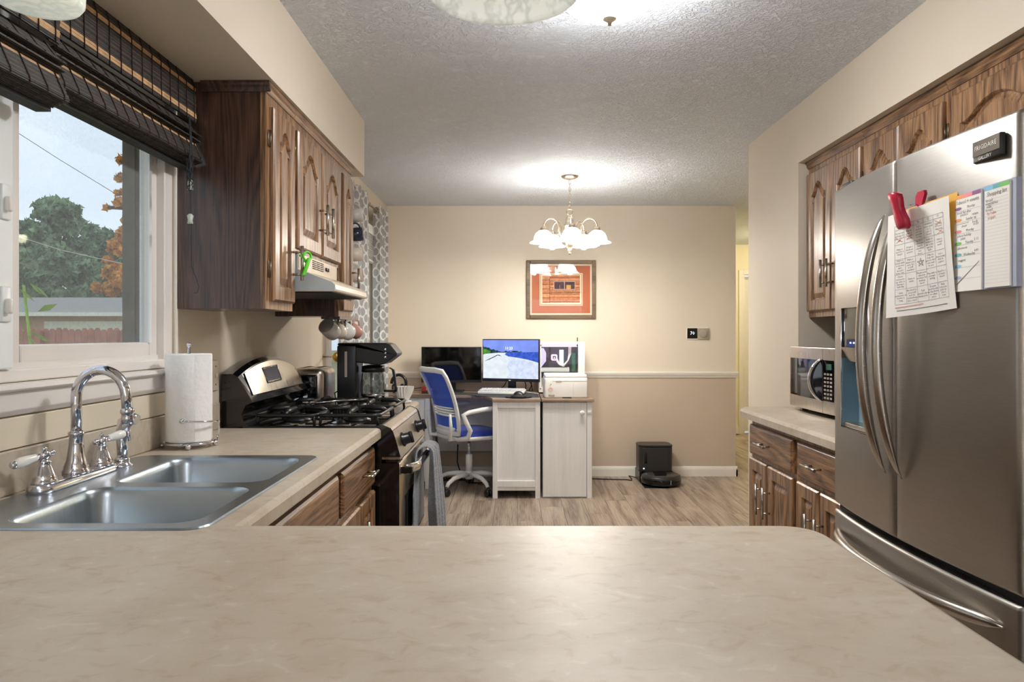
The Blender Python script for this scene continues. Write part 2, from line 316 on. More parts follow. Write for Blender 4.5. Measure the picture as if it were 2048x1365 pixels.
# ================================================================== geometry helpers
class B:
    def __init__(s): s.v = []; s.f = []; s.m = []; s.sm = []; s.mi = 0; s.uv = None
    def add(s, vs, fs, smooth=False):
        o = len(s.v); s.v.extend([tuple(p) for p in vs])
        for f in fs: s.f.append(tuple(i + o for i in f)); s.m.append(s.mi); s.sm.append(smooth)
        return s
    def mat(s, i): s.mi = i; return s
    def box(s, x0, x1, y0, y1, z0, z1):
        return s.add([(x0, y0, z0), (x1, y0, z0), (x1, y1, z0), (x0, y1, z0), (x0, y0, z1), (x1, y0, z1), (x1, y1, z1), (x0, y1, z1)],
                     [(0, 3, 2, 1), (4, 5, 6, 7), (0, 1, 5, 4), (1, 2, 6, 5), (2, 3, 7, 6), (3, 0, 4, 7)])
    def rbox(s, x0, x1, y0, y1, z0, z1, r, seg=3, smooth=True):
        bm = bmesh.new(); bmesh.ops.create_cube(bm, size=1.0)
        for v in bm.verts: v.co = Vector(((x0 + x1) / 2 + v.co.x * (x1 - x0), (y0 + y1) / 2 + v.co.y * (y1 - y0), (z0 + z1) / 2 + v.co.z * (z1 - z0)))
        bmesh.ops.bevel(bm, geom=bm.edges[:], offset=r, segments=seg, profile=0.5, affect='EDGES')
        bm.verts.index_update()
        s.add([v.co[:] for v in bm.verts], [[v.index for v in f.verts] for f in bm.faces], smooth); bm.free(); return s
    def loops(s, Ls, smooth=False, close=True, cap0=False, cap1=False, ring=False):
        n = len(Ls[0]); o = len(s.v); vs = [p for L in Ls for p in L]; fs = []
        K = len(Ls)
        for k in range(K if ring else K - 1):
            a = k * n; b = ((k + 1) % K) * n
            for i in range(n if close else n - 1):
                j = (i + 1) % n; fs.append((a + i, a + j, b + j, b + i))
        s.add(vs, fs, smooth)
        o2 = o
        if cap0: s.f.append(tuple(o2 + i for i in range(n))[::-1]); s.m.append(s.mi); s.sm.append(False)
        if cap1: s.f.append(tuple(o2 + (K - 1) * n + i for i in range(n))); s.m.append(s.mi); s.sm.append(False)
        return s
    def tube(s, pts, r, n=10, closed=False, caps=True):
        P = [Vector(p) for p in pts]; K = len(P); rs = r if isinstance(r, (list, tuple)) else [r] * K
        T = []
        for i in range(K):
            a = P[(i - 1) % K] if (closed or i > 0) else P[i]; b = P[(i + 1) % K] if (closed or i < K - 1) else P[i]
            t = (b - a); T.append(t.normalized() if t.length > 1e-9 else Vector((0, 0, 1)))
        up = Vector((0, 0, 1)) if abs(T[0].z) < 0.9 else Vector((1, 0, 0))
        nrm = (up - T[0] * up.dot(T[0])).normalized(); Ls = []
        for i in range(K):
            nrm = (nrm - T[i] * nrm.dot(T[i])).normalized(); bn = T[i].cross(nrm)
            Ls.append([P[i] + (nrm * math.cos(2 * PI * k / n) + bn * math.sin(2 * PI * k / n)) * rs[i] for k in range(n)])
        return s.loops(Ls, True, True, caps and not closed, caps and not closed, ring=closed)
    def cyl(s, p0, p1, r0, r1=None, n=18): return s.tube([p0, p1], [r0, r0 if r1 is None else r1], n)
    def lathe(s, prof, c=(0, 0, 0), n=24, axis=None, caps=True):
        M3 = axis_matrix(axis) if axis is not None else Matrix.Identity(3); C = Vector(c)
        Ls = [[C + M3 @ Vector((r * math.cos(2 * PI * k / n), r * math.sin(2 * PI * k / n), z)) for k in range(n)] for r, z in prof]
        return s.loops(Ls, True, True, caps and prof[0][0] > 1e-5, caps and prof[-1][0] > 1e-5)
    def sphere(s, c, r, n=14, sz=1.0):
        m = n // 2; return s.lathe([(max(1e-6, r * math.sin(PI * k / m)), -r * sz * math.cos(PI * k / m)) for k in range(m + 1)], c, n, caps=False)
    def prism(s, poly, plane, a0, a1, smooth=False):
        def w(p, a): return {'xy': (p[0], p[1], a), 'xz': (p[0], a, p[1]), 'yz': (a, p[0], p[1])}[plane]
        return s.loops([[w(p, a0) for p in poly], [w(p, a1) for p in poly]], smooth, True, True, True)
    def fill(s, outlines, z=None, fn=None):
        bm = bmesh.new()
        for L in outlines:
            vs = [bm.verts.new((p[0], p[1], 0)) for p in L]
            for i in range(len(vs)): bm.edges.new((vs[i], vs[(i + 1) % len(vs)]))
        bmesh.ops.triangle_fill(bm, use_beauty=True, edges=bm.edges[:], normal=(0, 0, 1))
        bm.verts.index_update()
        g = fn or (lambda a, b: (a, b, z))
        s.add([g(v.co.x, v.co.y) for v in bm.verts], [[v.index for v in f.verts] for f in bm.faces]); bm.free(); return s
    def grid(s, fn, nu, nv, smooth=True, uvfn=None):
        vs = [fn(i / nu, j / nv) for j in range(nv + 1) for i in range(nu + 1)]
        fs = [(j * (nu + 1) + i, j * (nu + 1) + i + 1, (j + 1) * (nu + 1) + i + 1, (j + 1) * (nu + 1) + i) for j in range(nv) for i in range(nu)]
        if uvfn: s.uv = [uvfn(i / nu, j / nv) for j in range(nv + 1) for i in range(nu + 1)]
        return s.add(vs, fs, smooth)
    def merge(s, o, fn=lambda p: p):
        k = len(s.v); s.v.extend([tuple(fn(p)) for p in o.v])
        s.f.extend([tuple(i + k for i in f) for f in o.f]); s.m.extend(o.m if s.mi == 0 else [s.mi] * len(o.f)); s.sm.extend(o.sm); return s
def axis_matrix(d):
    z = Vector(d).normalized(); x = Vector((0, 0, 1)).cross(z)
    if x.length < 1e-6: x = Vector((1, 0, 0))
    x.normalize(); y = z.cross(x); return Matrix((x, y, z)).transposed()
def rr(x0, x1, y0, y1, r, n=6):
    P = []
    for cx, cy, a in ((x1 - r, y0 + r, -PI / 2), (x1 - r, y1 - r, 0), (x0 + r, y1 - r, PI / 2), (x0 + r, y0 + r, PI)):
        for k in range(n + 1): P.append((cx + r * math.cos(a + PI / 2 * k / n), cy + r * math.sin(a + PI / 2 * k / n)))
    return P
def offs(poly, d):
    n = len(poly); out = []
    for i in range(n):
        p, a, b = Vector(poly[i]), Vector(poly[i - 1]), Vector(poly[(i + 1) % n])
        e1 = (p - a); e2 = (b - p)
        n1 = Vector((-e1.y, e1.x)); n2 = Vector((-e2.y, e2.x))
        n1 = n1.normalized() if n1.length > 1e-9 else Vector((0, 0)); n2 = n2.normalized() if n2.length > 1e-9 else Vector((0, 0))
        m = n1 + n2
        if m.length < 1e-6: m = n1
        m.normalize(); c = max(0.35, m.dot(n1)); q = p + m * (d / c); out.append((q.x, q.y))
    return out

def mesh_from(b, name, mats, off=(0, 0, 0), recalc=True):
    me = bpy.data.meshes.new(name)
    me.from_pydata([(p[0] - off[0], p[1] - off[1], p[2] - off[2]) for p in b.v], [], b.f)
    for m in (mats if isinstance(mats, (list, tuple)) else [mats]): me.materials.append(MATS[m] if isinstance(m, str) else m)
    for i, p in enumerate(me.polygons): p.material_index = b.m[i]; p.use_smooth = b.sm[i]
    if b.uv:
        ul = me.uv_layers.new(name='UVMap')
        for lp in me.loops: ul.data[lp.index].uv = b.uv[lp.vertex_index]
    if recalc:
        bm = bmesh.new(); bm.from_mesh(me); bmesh.ops.recalc_face_normals(bm, faces=bm.faces[:]); bm.to_mesh(me); bm.free()
    me.update(); return me
def T(name, label, cat, loc=(0, 0, 0), rz=0.0, group=None, kind=None, rot=None):
    o = bpy.data.objects.new(name, None); COL.objects.link(o); o.location = loc; o.rotation_euler = rot or (0, 0, rz)
    o.empty_display_size = 0.05
    tag(o, label, cat, group, kind); return o
def tag(o, label=None, cat=None, group=None, kind=None):
    if label: o['label'] = label
    if cat: o['category'] = cat
    if group: o['group'] = group
    if kind: o['kind'] = kind
    return o
def O(name, b, mats, parent=None, label=None, cat=None, group=None, kind=None, w=True, bev=0.0, seg=2, recalc=True, smooth_angle=None):
    if parent is None:
        xs = [p[0] for p in b.v]; ys = [p[1] for p in b.v]; zs = [p[2] for p in b.v]
        off = ((min(xs) + max(xs)) / 2, (min(ys) + max(ys)) / 2, min(zs))
    else:
        q = parent
        while q.parent: q = q.parent
        off = tuple(q.location) if w else (0, 0, 0)
    me = mesh_from(b, name, mats, off, recalc)
    o = bpy.data.objects.new(name, me); COL.objects.link(o)
    if parent: o.parent = parent
    else: o.location = off
    tag(o, label, cat, group, kind)
    if bev:
        md = o.modifiers.new('edge', 'BEVEL'); md.width = bev; md.segments = seg; md.limit_method = 'ANGLE'; md.angle_limit = 0.6
    return o
def S(name, b, mats, label, parent=None, **kw):
    return O(name, b, mats, parent, label if parent is None else None, None, None, 'structure' if parent is None else None, **kw)
def copy_tree(o, parent=None):
    c = o.copy(); COL.objects.link(c); c.parent = parent
    for ch in list(o.children): copy_tree(ch, c)
    return c
def text_b(txt, size, fn, align='CENTER'):
    cu = bpy.data.curves.new('t', 'FONT'); cu.body = txt; cu.size = size; cu.align_x = align; cu.align_y = 'CENTER'; cu.resolution_u = 1
    ob = bpy.data.objects.new('t', cu); me = bpy.data.meshes.new_from_object(ob)
    b = B(); b.add([fn(v.co.x, v.co.y) for v in me.vertices], [tuple(p.vertices) for p in me.polygons])
    bpy.data.objects.remove(ob); bpy.data.curves.remove(cu); bpy.data.meshes.remove(me); return b
def P(px, d): return (px - VPX) * d / F_PX
def Zp(py, d): return EYE + (VPY - py) * d / F_PX

# main planes of the place
XL, XR, YB, H = -1.15, 1.76, 6.54, 2.44
SOF = 2.137
# ================================================================== the setting
def wall_with_holes(axis, a0, a1, s0, s1, z0, z1, holes):
    b = B()
    def bx(u0, u1, w0, w1):
        if u1 - u0 < 1e-4 or w1 - w0 < 1e-4: return
        if axis == 'x': b.box(a0, a1, u0, u1, w0, w1)
        else: b.box(u0, u1, a0, a1, w0, w1)
    cur = s0
    for (u0, u1, w0, w1) in sorted(holes):
        bx(cur, u0, z0, z1); bx(u0, u1, z0, w0); bx(u0, u1, w1, z1); cur = u1
    bx(cur, s1, z0, z1); return b
WIN1 = (1.02, 2.455, 1.165, 2.09)
WIN2 = (4.50, 5.93, 0.50, 2.06)
S('wall_left', wall_with_holes('x', -1.30, XL, -3.2, 6.69, 0, H, [WIN1, WIN2]), 'paint_kitchen', 'cream painted wall with the kitchen and dining windows')
b = B(); b.box(-1.15, 2.0, YB, 6.66, 0.91, H); b.mat(1).box(-1.15, 2.0, YB, 6.66, 0, 0.91)
S('wall_back', b, ['paint_cream', 'paint_tan'], 'two tone cream and tan end wall behind the desk')
b = B().box(1.435, 3.60, 3.66, 4.437, 0, H); S('wall_right_end', b, 'paint_kitchen', 'pale partition wall past the microwave counter')
S('wall_right', B().box(XR, 1.90, -3.2, 3.66, 0, H), 'paint_kitchen', 'cream wall behind the refrigerator and side counter')
S('wall_front', wall_with_holes('y', -3.2, -3.0, XL, XR, 0, H, [(-0.85, 1.55, 0.6, 2.1)]), 'paint_kitchen', 'cream wall with a wide added window behind the viewpoint')
S('wall_hall_left', B().box(1.90, 2.0, 6.66, 9.35, 0, H), 'paint_hall', 'hall side wall beyond the dining corner')
S('wall_hall_end', wall_with_holes('y', 9.35, 9.47, 1.90, 3.60, 0, H, [(2.95, 3.50, 0, 2.05)]), 'paint_hall', 'pale yellow wall at the end of the hall')
S('wall_hall_right', B().box(3.50, 3.60, 4.437, 9.35, 0, H), 'paint_hall', 'hall side wall behind the partition')
S('wall_left_soffit', B().box(XL, -0.815, -0.6, 3.95, SOF, H), 'paint_kitchen', 'boxed soffit above the sink and range cabinets')
S('wall_right_soffit', B().box(1.435, XR, -3.0, 3.66, 2.144, H), 'paint_kitchen', 'boxed soffit above the refrigerator cabinets')
S('ceiling', B().box(-1.30, 3.60, -3.2, 9.47, H, 2.55), 'ceiling', 'white knockdown textured ceiling')
fl = S('floor', B().box(-1.30, 3.60, -3.2, 10.2, -0.12, -0.014), 'plank', 'greyish brown wood plank floor')
# planks, sharing a few meshes
pw, plen = 0.168, 1.22
pm = [mesh_from(B().rbox(-pw / 2 + 0.0006, pw / 2 - 0.0006, -plen / 2 + 0.0006, plen / 2 - 0.0006, -0.013, 0.0, 0.0014, 1, False), 'plank', 'plank')]
rows = [0.0, 0.41, 0.83, 0.2, 0.62, 1.03]
n_pl = 0
x = XL + pw / 2; ci = 0
while x < 3.45:
    y = 1.5 + rows[ci % 6]
    while y + plen / 2 < 9.6:
        vis = (-0.75 < x < 1.35 and y > 2.0) or (x >= 1.35 and y > 4.3) or (x <= -0.75 and y > 4.6)
        if vis:
            o = bpy.data.objects.new('plank', pm[0]); COL.objects.link(o); o.parent = fl
            o.location = (x - fl.location.x, y - fl.location.y, -fl.location.z); n_pl += 1
        y += plen
    x += pw; ci += 1
# baseboards and chair rail
bp_prof = [(0, 0), (0.014, 0), (0.014, 0.062), (0.010, 0.078), (0.004, 0.088), (0, 0.09)]
S('baseboard_back', B().prism([(YB - u, z) for u, z in bp_prof], 'yz', -1.13, 2.014).prism([(2.0 + u, z) for u, z in bp_prof], 'xz', YB - 0.014, 9.30),
  'trim_white', 'white baseboard along the end wall')
rail = [(0, 0), (0.008, 0.0), (0.012, 0.012), (0.022, 0.030), (0.026, 0.046), (0.020, 0.055), (0, 0.055)]
S('trim_1', B().prism([(YB - u, 0.888 + z) for u, z in rail], 'yz', -1.15, 2.02), 'trim_white', 'white chair rail across the end wall', bev=0.001)
S('baseboard_hall', B().box(2.0, 2.90, 9.336, 9.35, 0, 0.09), 'trim_white', 'white baseboard at the end of the hall')
# hall door
dr = T('door_1', 'cream hall door frame with brass strike plate', None, (3.2, 9.30, 0), kind='structure')
O('casing', B().box(2.895, 2.955, 9.33, 9.35, 0, 2.11).box(2.955, 3.50, 9.33, 9.35, 2.05, 2.11), 'trim_white', dr, bev=0.004)
O('jamb', B().box(2.955, 2.975, 9.35, 9.47, 0, 2.05), 'trim_white', dr)
O('door_leaf', B().box(2.985, 3.50, 9.50, 9.54, 0.01, 2.04), 'trim_white', dr)
O('strike_plate', B().box(2.974, 2.977, 9.38, 9.43, 0.99, 1.06), 'brass', dr)
# ------------------------------------------------------------------ kitchen window (sliding)
y0, y1, z0, z1 = WIN1
win = T('window_1', 'white sliding kitchen window over the sink', None, (-1.2, (y0 + y1) / 2, z0), kind='structure')
def frame_x(b, xa, xb, ya, yb, za, zb, t, tb=None, tl=None, tr_=None):
    tb = tb or t; tl = tl or t; tr_ = tr_ or t
    b.box(xa, xb, ya, ya + tl, za, zb); b.box(xa, xb, yb - tr_, yb, za, zb)
    b.box(xa, xb, ya + tl, yb - tr_, za, za + tb); b.box(xa, xb, ya + tl, yb - tr_, zb - t, zb); return b
O('window_frame', frame_x(B(), -1.218, -1.155, y0 + 0.002, y1 - 0.002, z0 + 0.001, z1, 0.05, 0.03, 0.05, 0.055), 'vinyl_white', win, bev=0.004)
O('outer_frame', frame_x(B(), -1.295, -1.219, y0 + 0.002, y1 - 0.002, z0 + 0.001, z1, 0.05, 0.03, 0.05, 0.058), 'post_brown', win, bev=0.002)
O('outer_bead', B().box(-1.262, -1.250, 2.388, 2.3965, z0 + 0.035, z1 - 0.05), 'post_brown', win)
O('window_track', B().box(-1.178, -1.1775, y0 + 0.05, y1 - 0.055, z0 + 0.03, z0 + 0.045).box(-1.178, -1.1775, y0 + 0.05, y1 - 0.055, z1 - 0.065, z1 - 0.05), 'vinyl_white', win)
sr = O('sash', frame_x(B(), -1.215, -1.180, 1.690, 2.398, z0 + 0.032, z1 - 0.052, 0.045, 0.055, 0.042, 0.05), 'vinyl_white', win, bev=0.005)
O('pane', B().box(-1.200, -1.197, 1.725, 2.36, z0 + 0.08, z1 - 0.09), 'window_glass', sr)
O('inner_stop', B().box(-1.1795, -1.174, 2.336, 2.350, z0 + 0.085, z1 - 0.1), 'vinyl_bright', sr)
sl = O('sash', frame_x(B(), -1.177, -1.146, 1.075, 1.662, z0 + 0.032, z1 - 0.052, 0.045, 0.055, 0.045, 0.06), 'vinyl_bright', win, bev=0.005)
O('pane', B().box(-1.163, -1.160, 1.11, 1.61, z0 + 0.08, z1 - 0.09), 'window_glass', sl)
for zc in (1.345, 1.575):
    h = O('latch_plate', B().rbox(-1.147, -1.140, 1.615, 1.645, zc - 0.04, zc + 0.04, 0.003, 2), 'vinyl_bright', sl)
    O('latch_lever', B().rbox(-1.142, -1.128, 1.622, 1.636, zc - 0.022, zc + 0.012, 0.004, 2), 'vinyl_white', h)
# stool, apron and lower strip under the window
S('trim_2', B().prism([(-1.15, 1.148), (-1.118, 1.148), (-1.112, 1.154), (-1.118, 1.164), (-1.165, 1.164), (-1.165, 1.148)], 'xz', 0.98, 2.465)
  .prism([(-1.15, 1.092), (-1.138, 1.092), (-1.128, 1.105), (-1.126, 1.148), (-1.15, 1.148)], 'xz', 0.98, 2.45), 'vinyl_white', 'white window sill and apron above the sink', bev=0.002)
S('trim_3', B().box(-1.15, -1.137, 0.5, 2.45, 1.017, 1.088), 'outlet', 'beige strip between the sill and the backsplash', bev=0.002)
S('trim_4', B().box(-1.15, -1.146, 2.456, 2.474, 1.16, 2.12), 'trim_white', 'narrow corner bead beside the kitchen window')
# ------------------------------------------------------------------ dining window
y0, y1, z0, z1 = WIN2
win2 = T('window_2', 'white dining window between patterned curtains', None, (-1.2, (y0 + y1) / 2, z0), kind='structure')
O('casing', frame_x(B(), -1.152, -1.132, y0 - 0.06, y1 + 0.06, z0 - 0.06, z1 + 0.06, 0.062), 'trim_white', win2, bev=0.003)
O('window_frame', frame_x(B(), -1.28, -1.17, y0 + 0.002, y1 - 0.002, z0 + 0.002, z1 - 0.002, 0.05), 'vinyl_white', win2, bev=0.003)
for k in range(2):
    ya = y0 + 0.055 + k * 0.66; sa = O('sash', frame_x(B(), -1.255, -1.215, ya, ya + 0.66, z0 + 0.055, z1 - 0.055, 0.045), 'vinyl_bright', win2, bev=0.003)
    O('pane', B().box(-1.238, -1.234, ya + 0.035, ya + 0.62, z0 + 0.09, z1 - 0.09), 'window_glass', sa)
# unseen window added behind the viewpoint to help light the room
win3 = T('window_3', 'wide white unseen window added behind the viewpoint', None, (0.35, -3.1, 0.6), kind='structure')
def frame_y(b, ya, yb, xa, xb, za, zb, t):
    return b.box(xa, xa + t, ya, yb, za, zb).box(xb - t, xb, ya, yb, za, zb).box(xa + t, xb - t, ya, yb, za, za + t).box(xa + t, xb - t, ya, yb, zb - t, zb)
O('window_frame', frame_y(B(), -3.18, -3.02, -0.848, 1.548, 0.602, 2.098, 0.05), 'vinyl_white', win3)
for k in range(2): O('mullion', B().box(-0.06 + k * 0.8, -0.02 + k * 0.8, -3.14, -3.06, 0.65, 2.05), 'vinyl_white', win3)

# ================================================================== yard outside the kitchen window
S('ground_yard', B().box(-70, -1.31, -12, 80, -0.6, -0.45), 'lawn', 'dry lawn outside the kitchen window')
# fence
YF = 16.0
fen = T('board_fence', 'weathered red brown board fence with scalloped tops', 'fence', (-9.7, YF, -0.45))
bw = 0.135; me_b = None
for k in range(38):
    xx = -12.6 + k * 0.142; dz = RND.uniform(-0.02, 0.02); top = 1.43 + (0.03 if k > 8 else -0.02)
    poly = [(-bw / 2, 0), (bw / 2, 0), (bw / 2, top + 0.45 - 0.05), (bw / 2 - 0.035, top + 0.45), (-bw / 2 + 0.035, top + 0.45), (-bw / 2, top + 0.45 - 0.05)]
    if me_b is None: me_b = [mesh_from(B().prism(poly, 'xz', -0.01, 0.01), 'board', 'fence_red') for _ in range(1)]
    o = bpy.data.objects.new('board', me_b[0]); COL.objects.link(o); o.parent = fen; o.location = (xx + 9.7, RND.uniform(-0.006, 0.006), dz)
for zc in (1.02, -0.02): O('rail', B().box(-12.7, -7.2, YF - 0.06, YF - 0.011, zc - 0.045, zc + 0.045), 'fence_red', fen)
for xx in (-12.55, -10.42, -8.75, -7.3): O('post', B().box(xx - 0.06, xx + 0.06, YF - 0.15, YF - 0.061, -0.45, 1.36), 'fence_red', fen)
# house
hs = T('neighbour_house', 'low brick house with grey shingle roof beyond the fence', 'house', (-23, 40, -0.45))
O('wall', B().box(-31, -12, 39, 46, -0.45, 2.55), 'house_brick', hs)
O('roof', B().prism([(38.2, 2.45), (42.5, 3.46), (47, 2.45), (47, 2.3), (38.2, 2.3)], 'yz', -34, -11), 'roof_grey', hs)
O('gutter', B().box(-34, -11, 38.08, 38.2, 2.26, 2.46), 'house_white', hs)
gd = O('garage_door', B().box(-25.2, -20.2, 38.88, 38.99, -0.45, 2.0), 'house_white', hs)
for k in range(3): O('panel_seam', B().box(-25.2, -20.2, 38.87, 38.885, 0.15 + k * 0.6, 0.19 + k * 0.6), 'roof_grey', gd)
O('porch_post', B().box(-26.75, -26.5, 38.2, 38.45, -0.45, 2.4), 'house_white', hs)
O('window', B().box(-29.2, -27.6, 38.92, 38.99, 0.5, 2.1), 'black_gloss', hs)
O('door', B().box(-27.5, -26.9, 38.93, 38.99, -0.4, 2.0), 'house_white', hs)
# trees
def foliage(centers, n, size, seed, fl=0.7):
    r = random.Random(seed); vs = []; fs = []
    tot = sum(c[3] ** 2 for c in centers)
    for (cx, cy, cz, rad) in centers:
        for _ in range(int(n * rad ** 2 / tot)):
            th = r.uniform(0, 2 * PI); ph = math.acos(r.uniform(-1, 1)); q = rad * (0.55 + 0.5 * r.random() ** 0.6) * (0.85 + 0.25 * math.sin(5 * th + seed) * math.sin(4 * ph))
            p = Vector((cx + q * math.sin(ph) * math.cos(th), cy + q * math.sin(ph) * math.sin(th), cz + q * math.cos(ph) * fl))
            a = Vector((r.gauss(0, 1), r.gauss(0, 1), r.gauss(0, 1))).normalized(); c2 = a.cross(Vector((r.gauss(0, 1), r.gauss(0, 1), r.gauss(0, 1)))).normalized()
            s = size * r.uniform(0.5, 1.3); k = len(vs)
            vs += [p - a * s, p + c2 * s * 0.55, p + a * s, p - c2 * s * 0.55]; fs.append((k, k + 1, k + 2, k + 3))
    return B().add(vs, fs)
def tree(name, label, base, trunk, centers, n, size, mat, seed, group=None):
    t = T(name, label, 'tree', base, group=group)
    b = B().tube([(base[0], base[1], base[2] - 0.1)] + trunk, [0.45 - 0.3 * k / len(trunk) for k in range(len(trunk) + 1)], 8)
    for c in centers[:5]: b.tube([trunk[-2], ((trunk[-1][0] + c[0]) / 2, (trunk[-1][1] + c[1]) / 2, (trunk[-1][2] + c[2]) / 2 - 0.3), c[:3]], [0.18, 0.12, 0.05], 6)
    O('trunk', b, 'bark', t); O('crown', foliage(centers, n, size, seed), mat, t, kind='stuff', recalc=False)
def at(px, py, d): return (P(px, d), d, Zp(py, d))
def blob(px, py, d, rp): p = at(px, py, d); return (p[0], p[1], p[2], rp * d / F_PX)
tree('green_tree', 'tall dark green tree behind the house roof ridge', at(95, 690, 52)[:2] + (-0.45,), [at(100, 560, 52), at(120, 480, 52)],
     [blob(115, 425, 52, 42), blob(75, 475, 51, 44), blob(140, 450, 52, 30), blob(100, 530, 50, 60), blob(160, 545, 52, 48), blob(60, 560, 51, 50), blob(40, 470, 52, 40), blob(10, 520, 52, 60), blob(155, 500, 53, 34), blob(60, 600, 50, 36), blob(110, 600, 50, 36), blob(160, 600, 50, 36)], 26000, 0.30, 'leaf_green', 3, 'trees beyond the house')
tree('green_tree', 'rounder mid green tree beside the orange one', at(215, 690, 56)[:2] + (-0.45,), [at(215, 560, 56), at(212, 500, 56)],
     [blob(205, 480, 56, 30), blob(235, 490, 56, 34), blob(215, 520, 56, 30), blob(205, 570, 54, 40), blob(245, 560, 55, 40), blob(180, 462, 57, 18), blob(290, 520, 56, 60), blob(205, 605, 54, 34), blob(250, 605, 54, 34)], 16000, 0.30, 'leaf_green', 5, 'trees beyond the house')
tree('autumn_tree', 'orange autumn tree above the garage roof', at(262, 690, 48)[:2] + (-0.45,), [at(258, 600, 48), at(262, 480, 48)],
     [blob(245, 495, 48, 26), blob(232, 545, 48, 24), blob(225, 578, 48, 20), blob(196, 576, 48, 12), blob(258, 560, 48, 34), blob(215, 520, 48, 9), blob(260, 470, 48, 24)], 9000, 0.22, 'leaf_orange', 8)
tree('autumn_tree', 'bare branched orange tree against the grey sky', at(330, 700, 22)[:2] + (-0.45,), [at(325, 600, 22), at(320, 380, 22)],
     [blob(246, 318, 22, 14), blob(242, 355, 22, 12), blob(240, 405, 22, 14), blob(215, 415, 22, 8), blob(250, 385, 22, 12), blob(256, 440, 22, 12), blob(300, 340, 22, 46), blob(236, 385, 22, 9)], 1500, 0.10, 'leaf_orange', 9)
# leafy climber close to the glass and straw by the fence
vn = T('leafy_climber', 'lime green leafy climber at the edge of the glass', 'plant', (-2.6, 4.0, -0.45))
O('stem', B().tube([(-2.66, 4.0, -0.45), (-2.70, 4.0, 0.5), (-2.68, 4.02, 1.2), (-2.705, 4.0, 1.55)], 0.008, 6), 'leaf_lime', vn)
lb = B(); r = random.Random(4)
for k in range(26):
    z = r.uniform(0.95, 1.6); s = r.uniform(0.03, 0.055); cx = -2.69 + r.uniform(-0.07, 0.05); cy = 4.0 + r.uniform(-0.05, 0.05); an = r.uniform(-0.9, 0.9)
    u = Vector((math.cos(an), 0.2, math.sin(an) - 0.4)).normalized(); w_ = Vector((0.2, 0.5, 0.8)).cross(u).normalized()
    c = Vector((cx, cy, z)); lb.add([c, c + u * s + w_ * s * 0.5, c + u * s * 2.1, c + u * s - w_ * s * 0.5], [(0, 1, 2, 3)])
O('leaves', lb, 'leaf_lime', vn, kind='stuff')
gb = B(); r = random.Random(6)
for k in range(500):
    x_ = r.uniform(-11.5, -8.2); y_ = r.uniform(14.5, 15.5); h = r.uniform(0.5, 1.25); dx = r.uniform(-0.4, 0.4)
    gb.add([(x_ - 0.008, y_, -0.46), (x_ + 0.008, y_, -0.46), (x_ + dx, y_ + 0.05, -0.45 + h)], [(0, 1, 2)])
O('tall_grass', gb, 'straw', None, 'dry tall grass along the fence', 'grass', None, 'stuff')
O('utility_wire', B().tube([at(-20, 230, 30), at(120, 320, 31), at(300, 430, 32)], 0.012, 4), 'cord_dark', None, 'dark overhead wire crossing the grey sky', 'wire')
O('utility_wire', B().tube([at(-20, 455, 30), at(120, 500, 31), at(300, 540, 32)], 0.012, 4), 'house_white', None, 'pale overhead wire crossing the green trees', 'wire')
# ================================================================== cabinets
def door_loops(w, h, arch, st=0.052):
    # opening polygon of a raised panel door (counter clockwise), u across, v up
    if arch:
        a = min(0.07, (w - 2 * st) * 0.36, h * 0.19); vs_ = h - st - a - 0.004; P_ = [(st, st), (w - st, st)]
        n = 26
        for k in range(n + 1):
            t = 1 - 2 * k / n; q = abs(t)
            bm_ = 0.0 if q > 0.86 else 0.5 * (1 + math.cos(PI * max(0.0, (q / 0.86 - 0.16) / 0.84)))
            bm_ = bm_ * (1 - 0.10 * min(1, q / 0.16) ** 2 * (q < 0.86)) if q > 0 else 1.0
            P_.append((w / 2 + t * (w / 2 - st), vs_ + a * bm_ ** 0.8 + (0.0)))
        return P_
    return [(st, st), (w - st, st), (w - st, h - st), (st, h - st)]
def make_door(parent, fr, w, h, arch, mat='oak', pull=None, hinges=(), name='door', st=0.052, th=0.02):
    """fr(u,v,n) -> world. A frame with a recessed, raised panel."""
    rect = [(0, 0), (w, 0), (w, h), (0, h)]
    rin = offs(rect, 0.006)
    b = B()
    b.loops([[fr(u, v, 0) for u, v in rect], [fr(u, v, th - 0.006) for u, v in rect], [fr(u, v, th) for u, v in rin]], cap0=True)
    op = door_loops(w, h, arch, st)
    b.fill([rin, op], fn=lambda u, v: fr(u, v, th))
    b.loops([[fr(u, v, th) for u, v in op], [fr(u, v, th - 0.004) for u, v in offs(op, 0.003)], [fr(u, v, th - 0.013) for u, v in offs(op, 0.007)]])
    d = O(name, b, mat, parent)
    o1 = offs(op, 0.005); o2 = offs(op, 0.010); o3 = offs(op, 0.034)
    pb = B().loops([[fr(u, v, 0.006) for u, v in o1], [fr(u, v, 0.0065) for u, v in o2], [fr(u, v, th - 0.003) for u, v in o3]])
    pb.fill([o3], fn=lambda u, v: fr(u, v, th - 0.003))
    O('panel', pb, mat, d)
    if pull: bar_pull(d, fr, *pull, th=th)
    for (u, v) in hinges:
        O('hinge', B().merge(B().rbox(-0.004, 0.016, -0.028, 0.028, 0, 0.003, 0.001, 1), lambda p: fr(u - p[0], v + p[1], p[2] + 0.001)).tube([fr(u + 0.002, v - 0.03, 0.004), fr(u + 0.002, v + 0.03, 0.004)], 0.004, 8), 'hinge_bronze', d)
    return d
def bar_pull(parent, fr, u, v, length, vert=True, th=0.02, off=0.034, r=0.0062):
    def q(s, n): return fr(u, v + s, th + n) if vert else fr(u + s, v, th + n)
    b = B().tube([q(-length / 2, off), q(length / 2, off)], r, 12)
    for s in (-length * 0.32, length * 0.32): b.tube([q(s, -0.001), q(s, off)], 0.0045, 8)
    O('handle', b, 'nickel', parent)
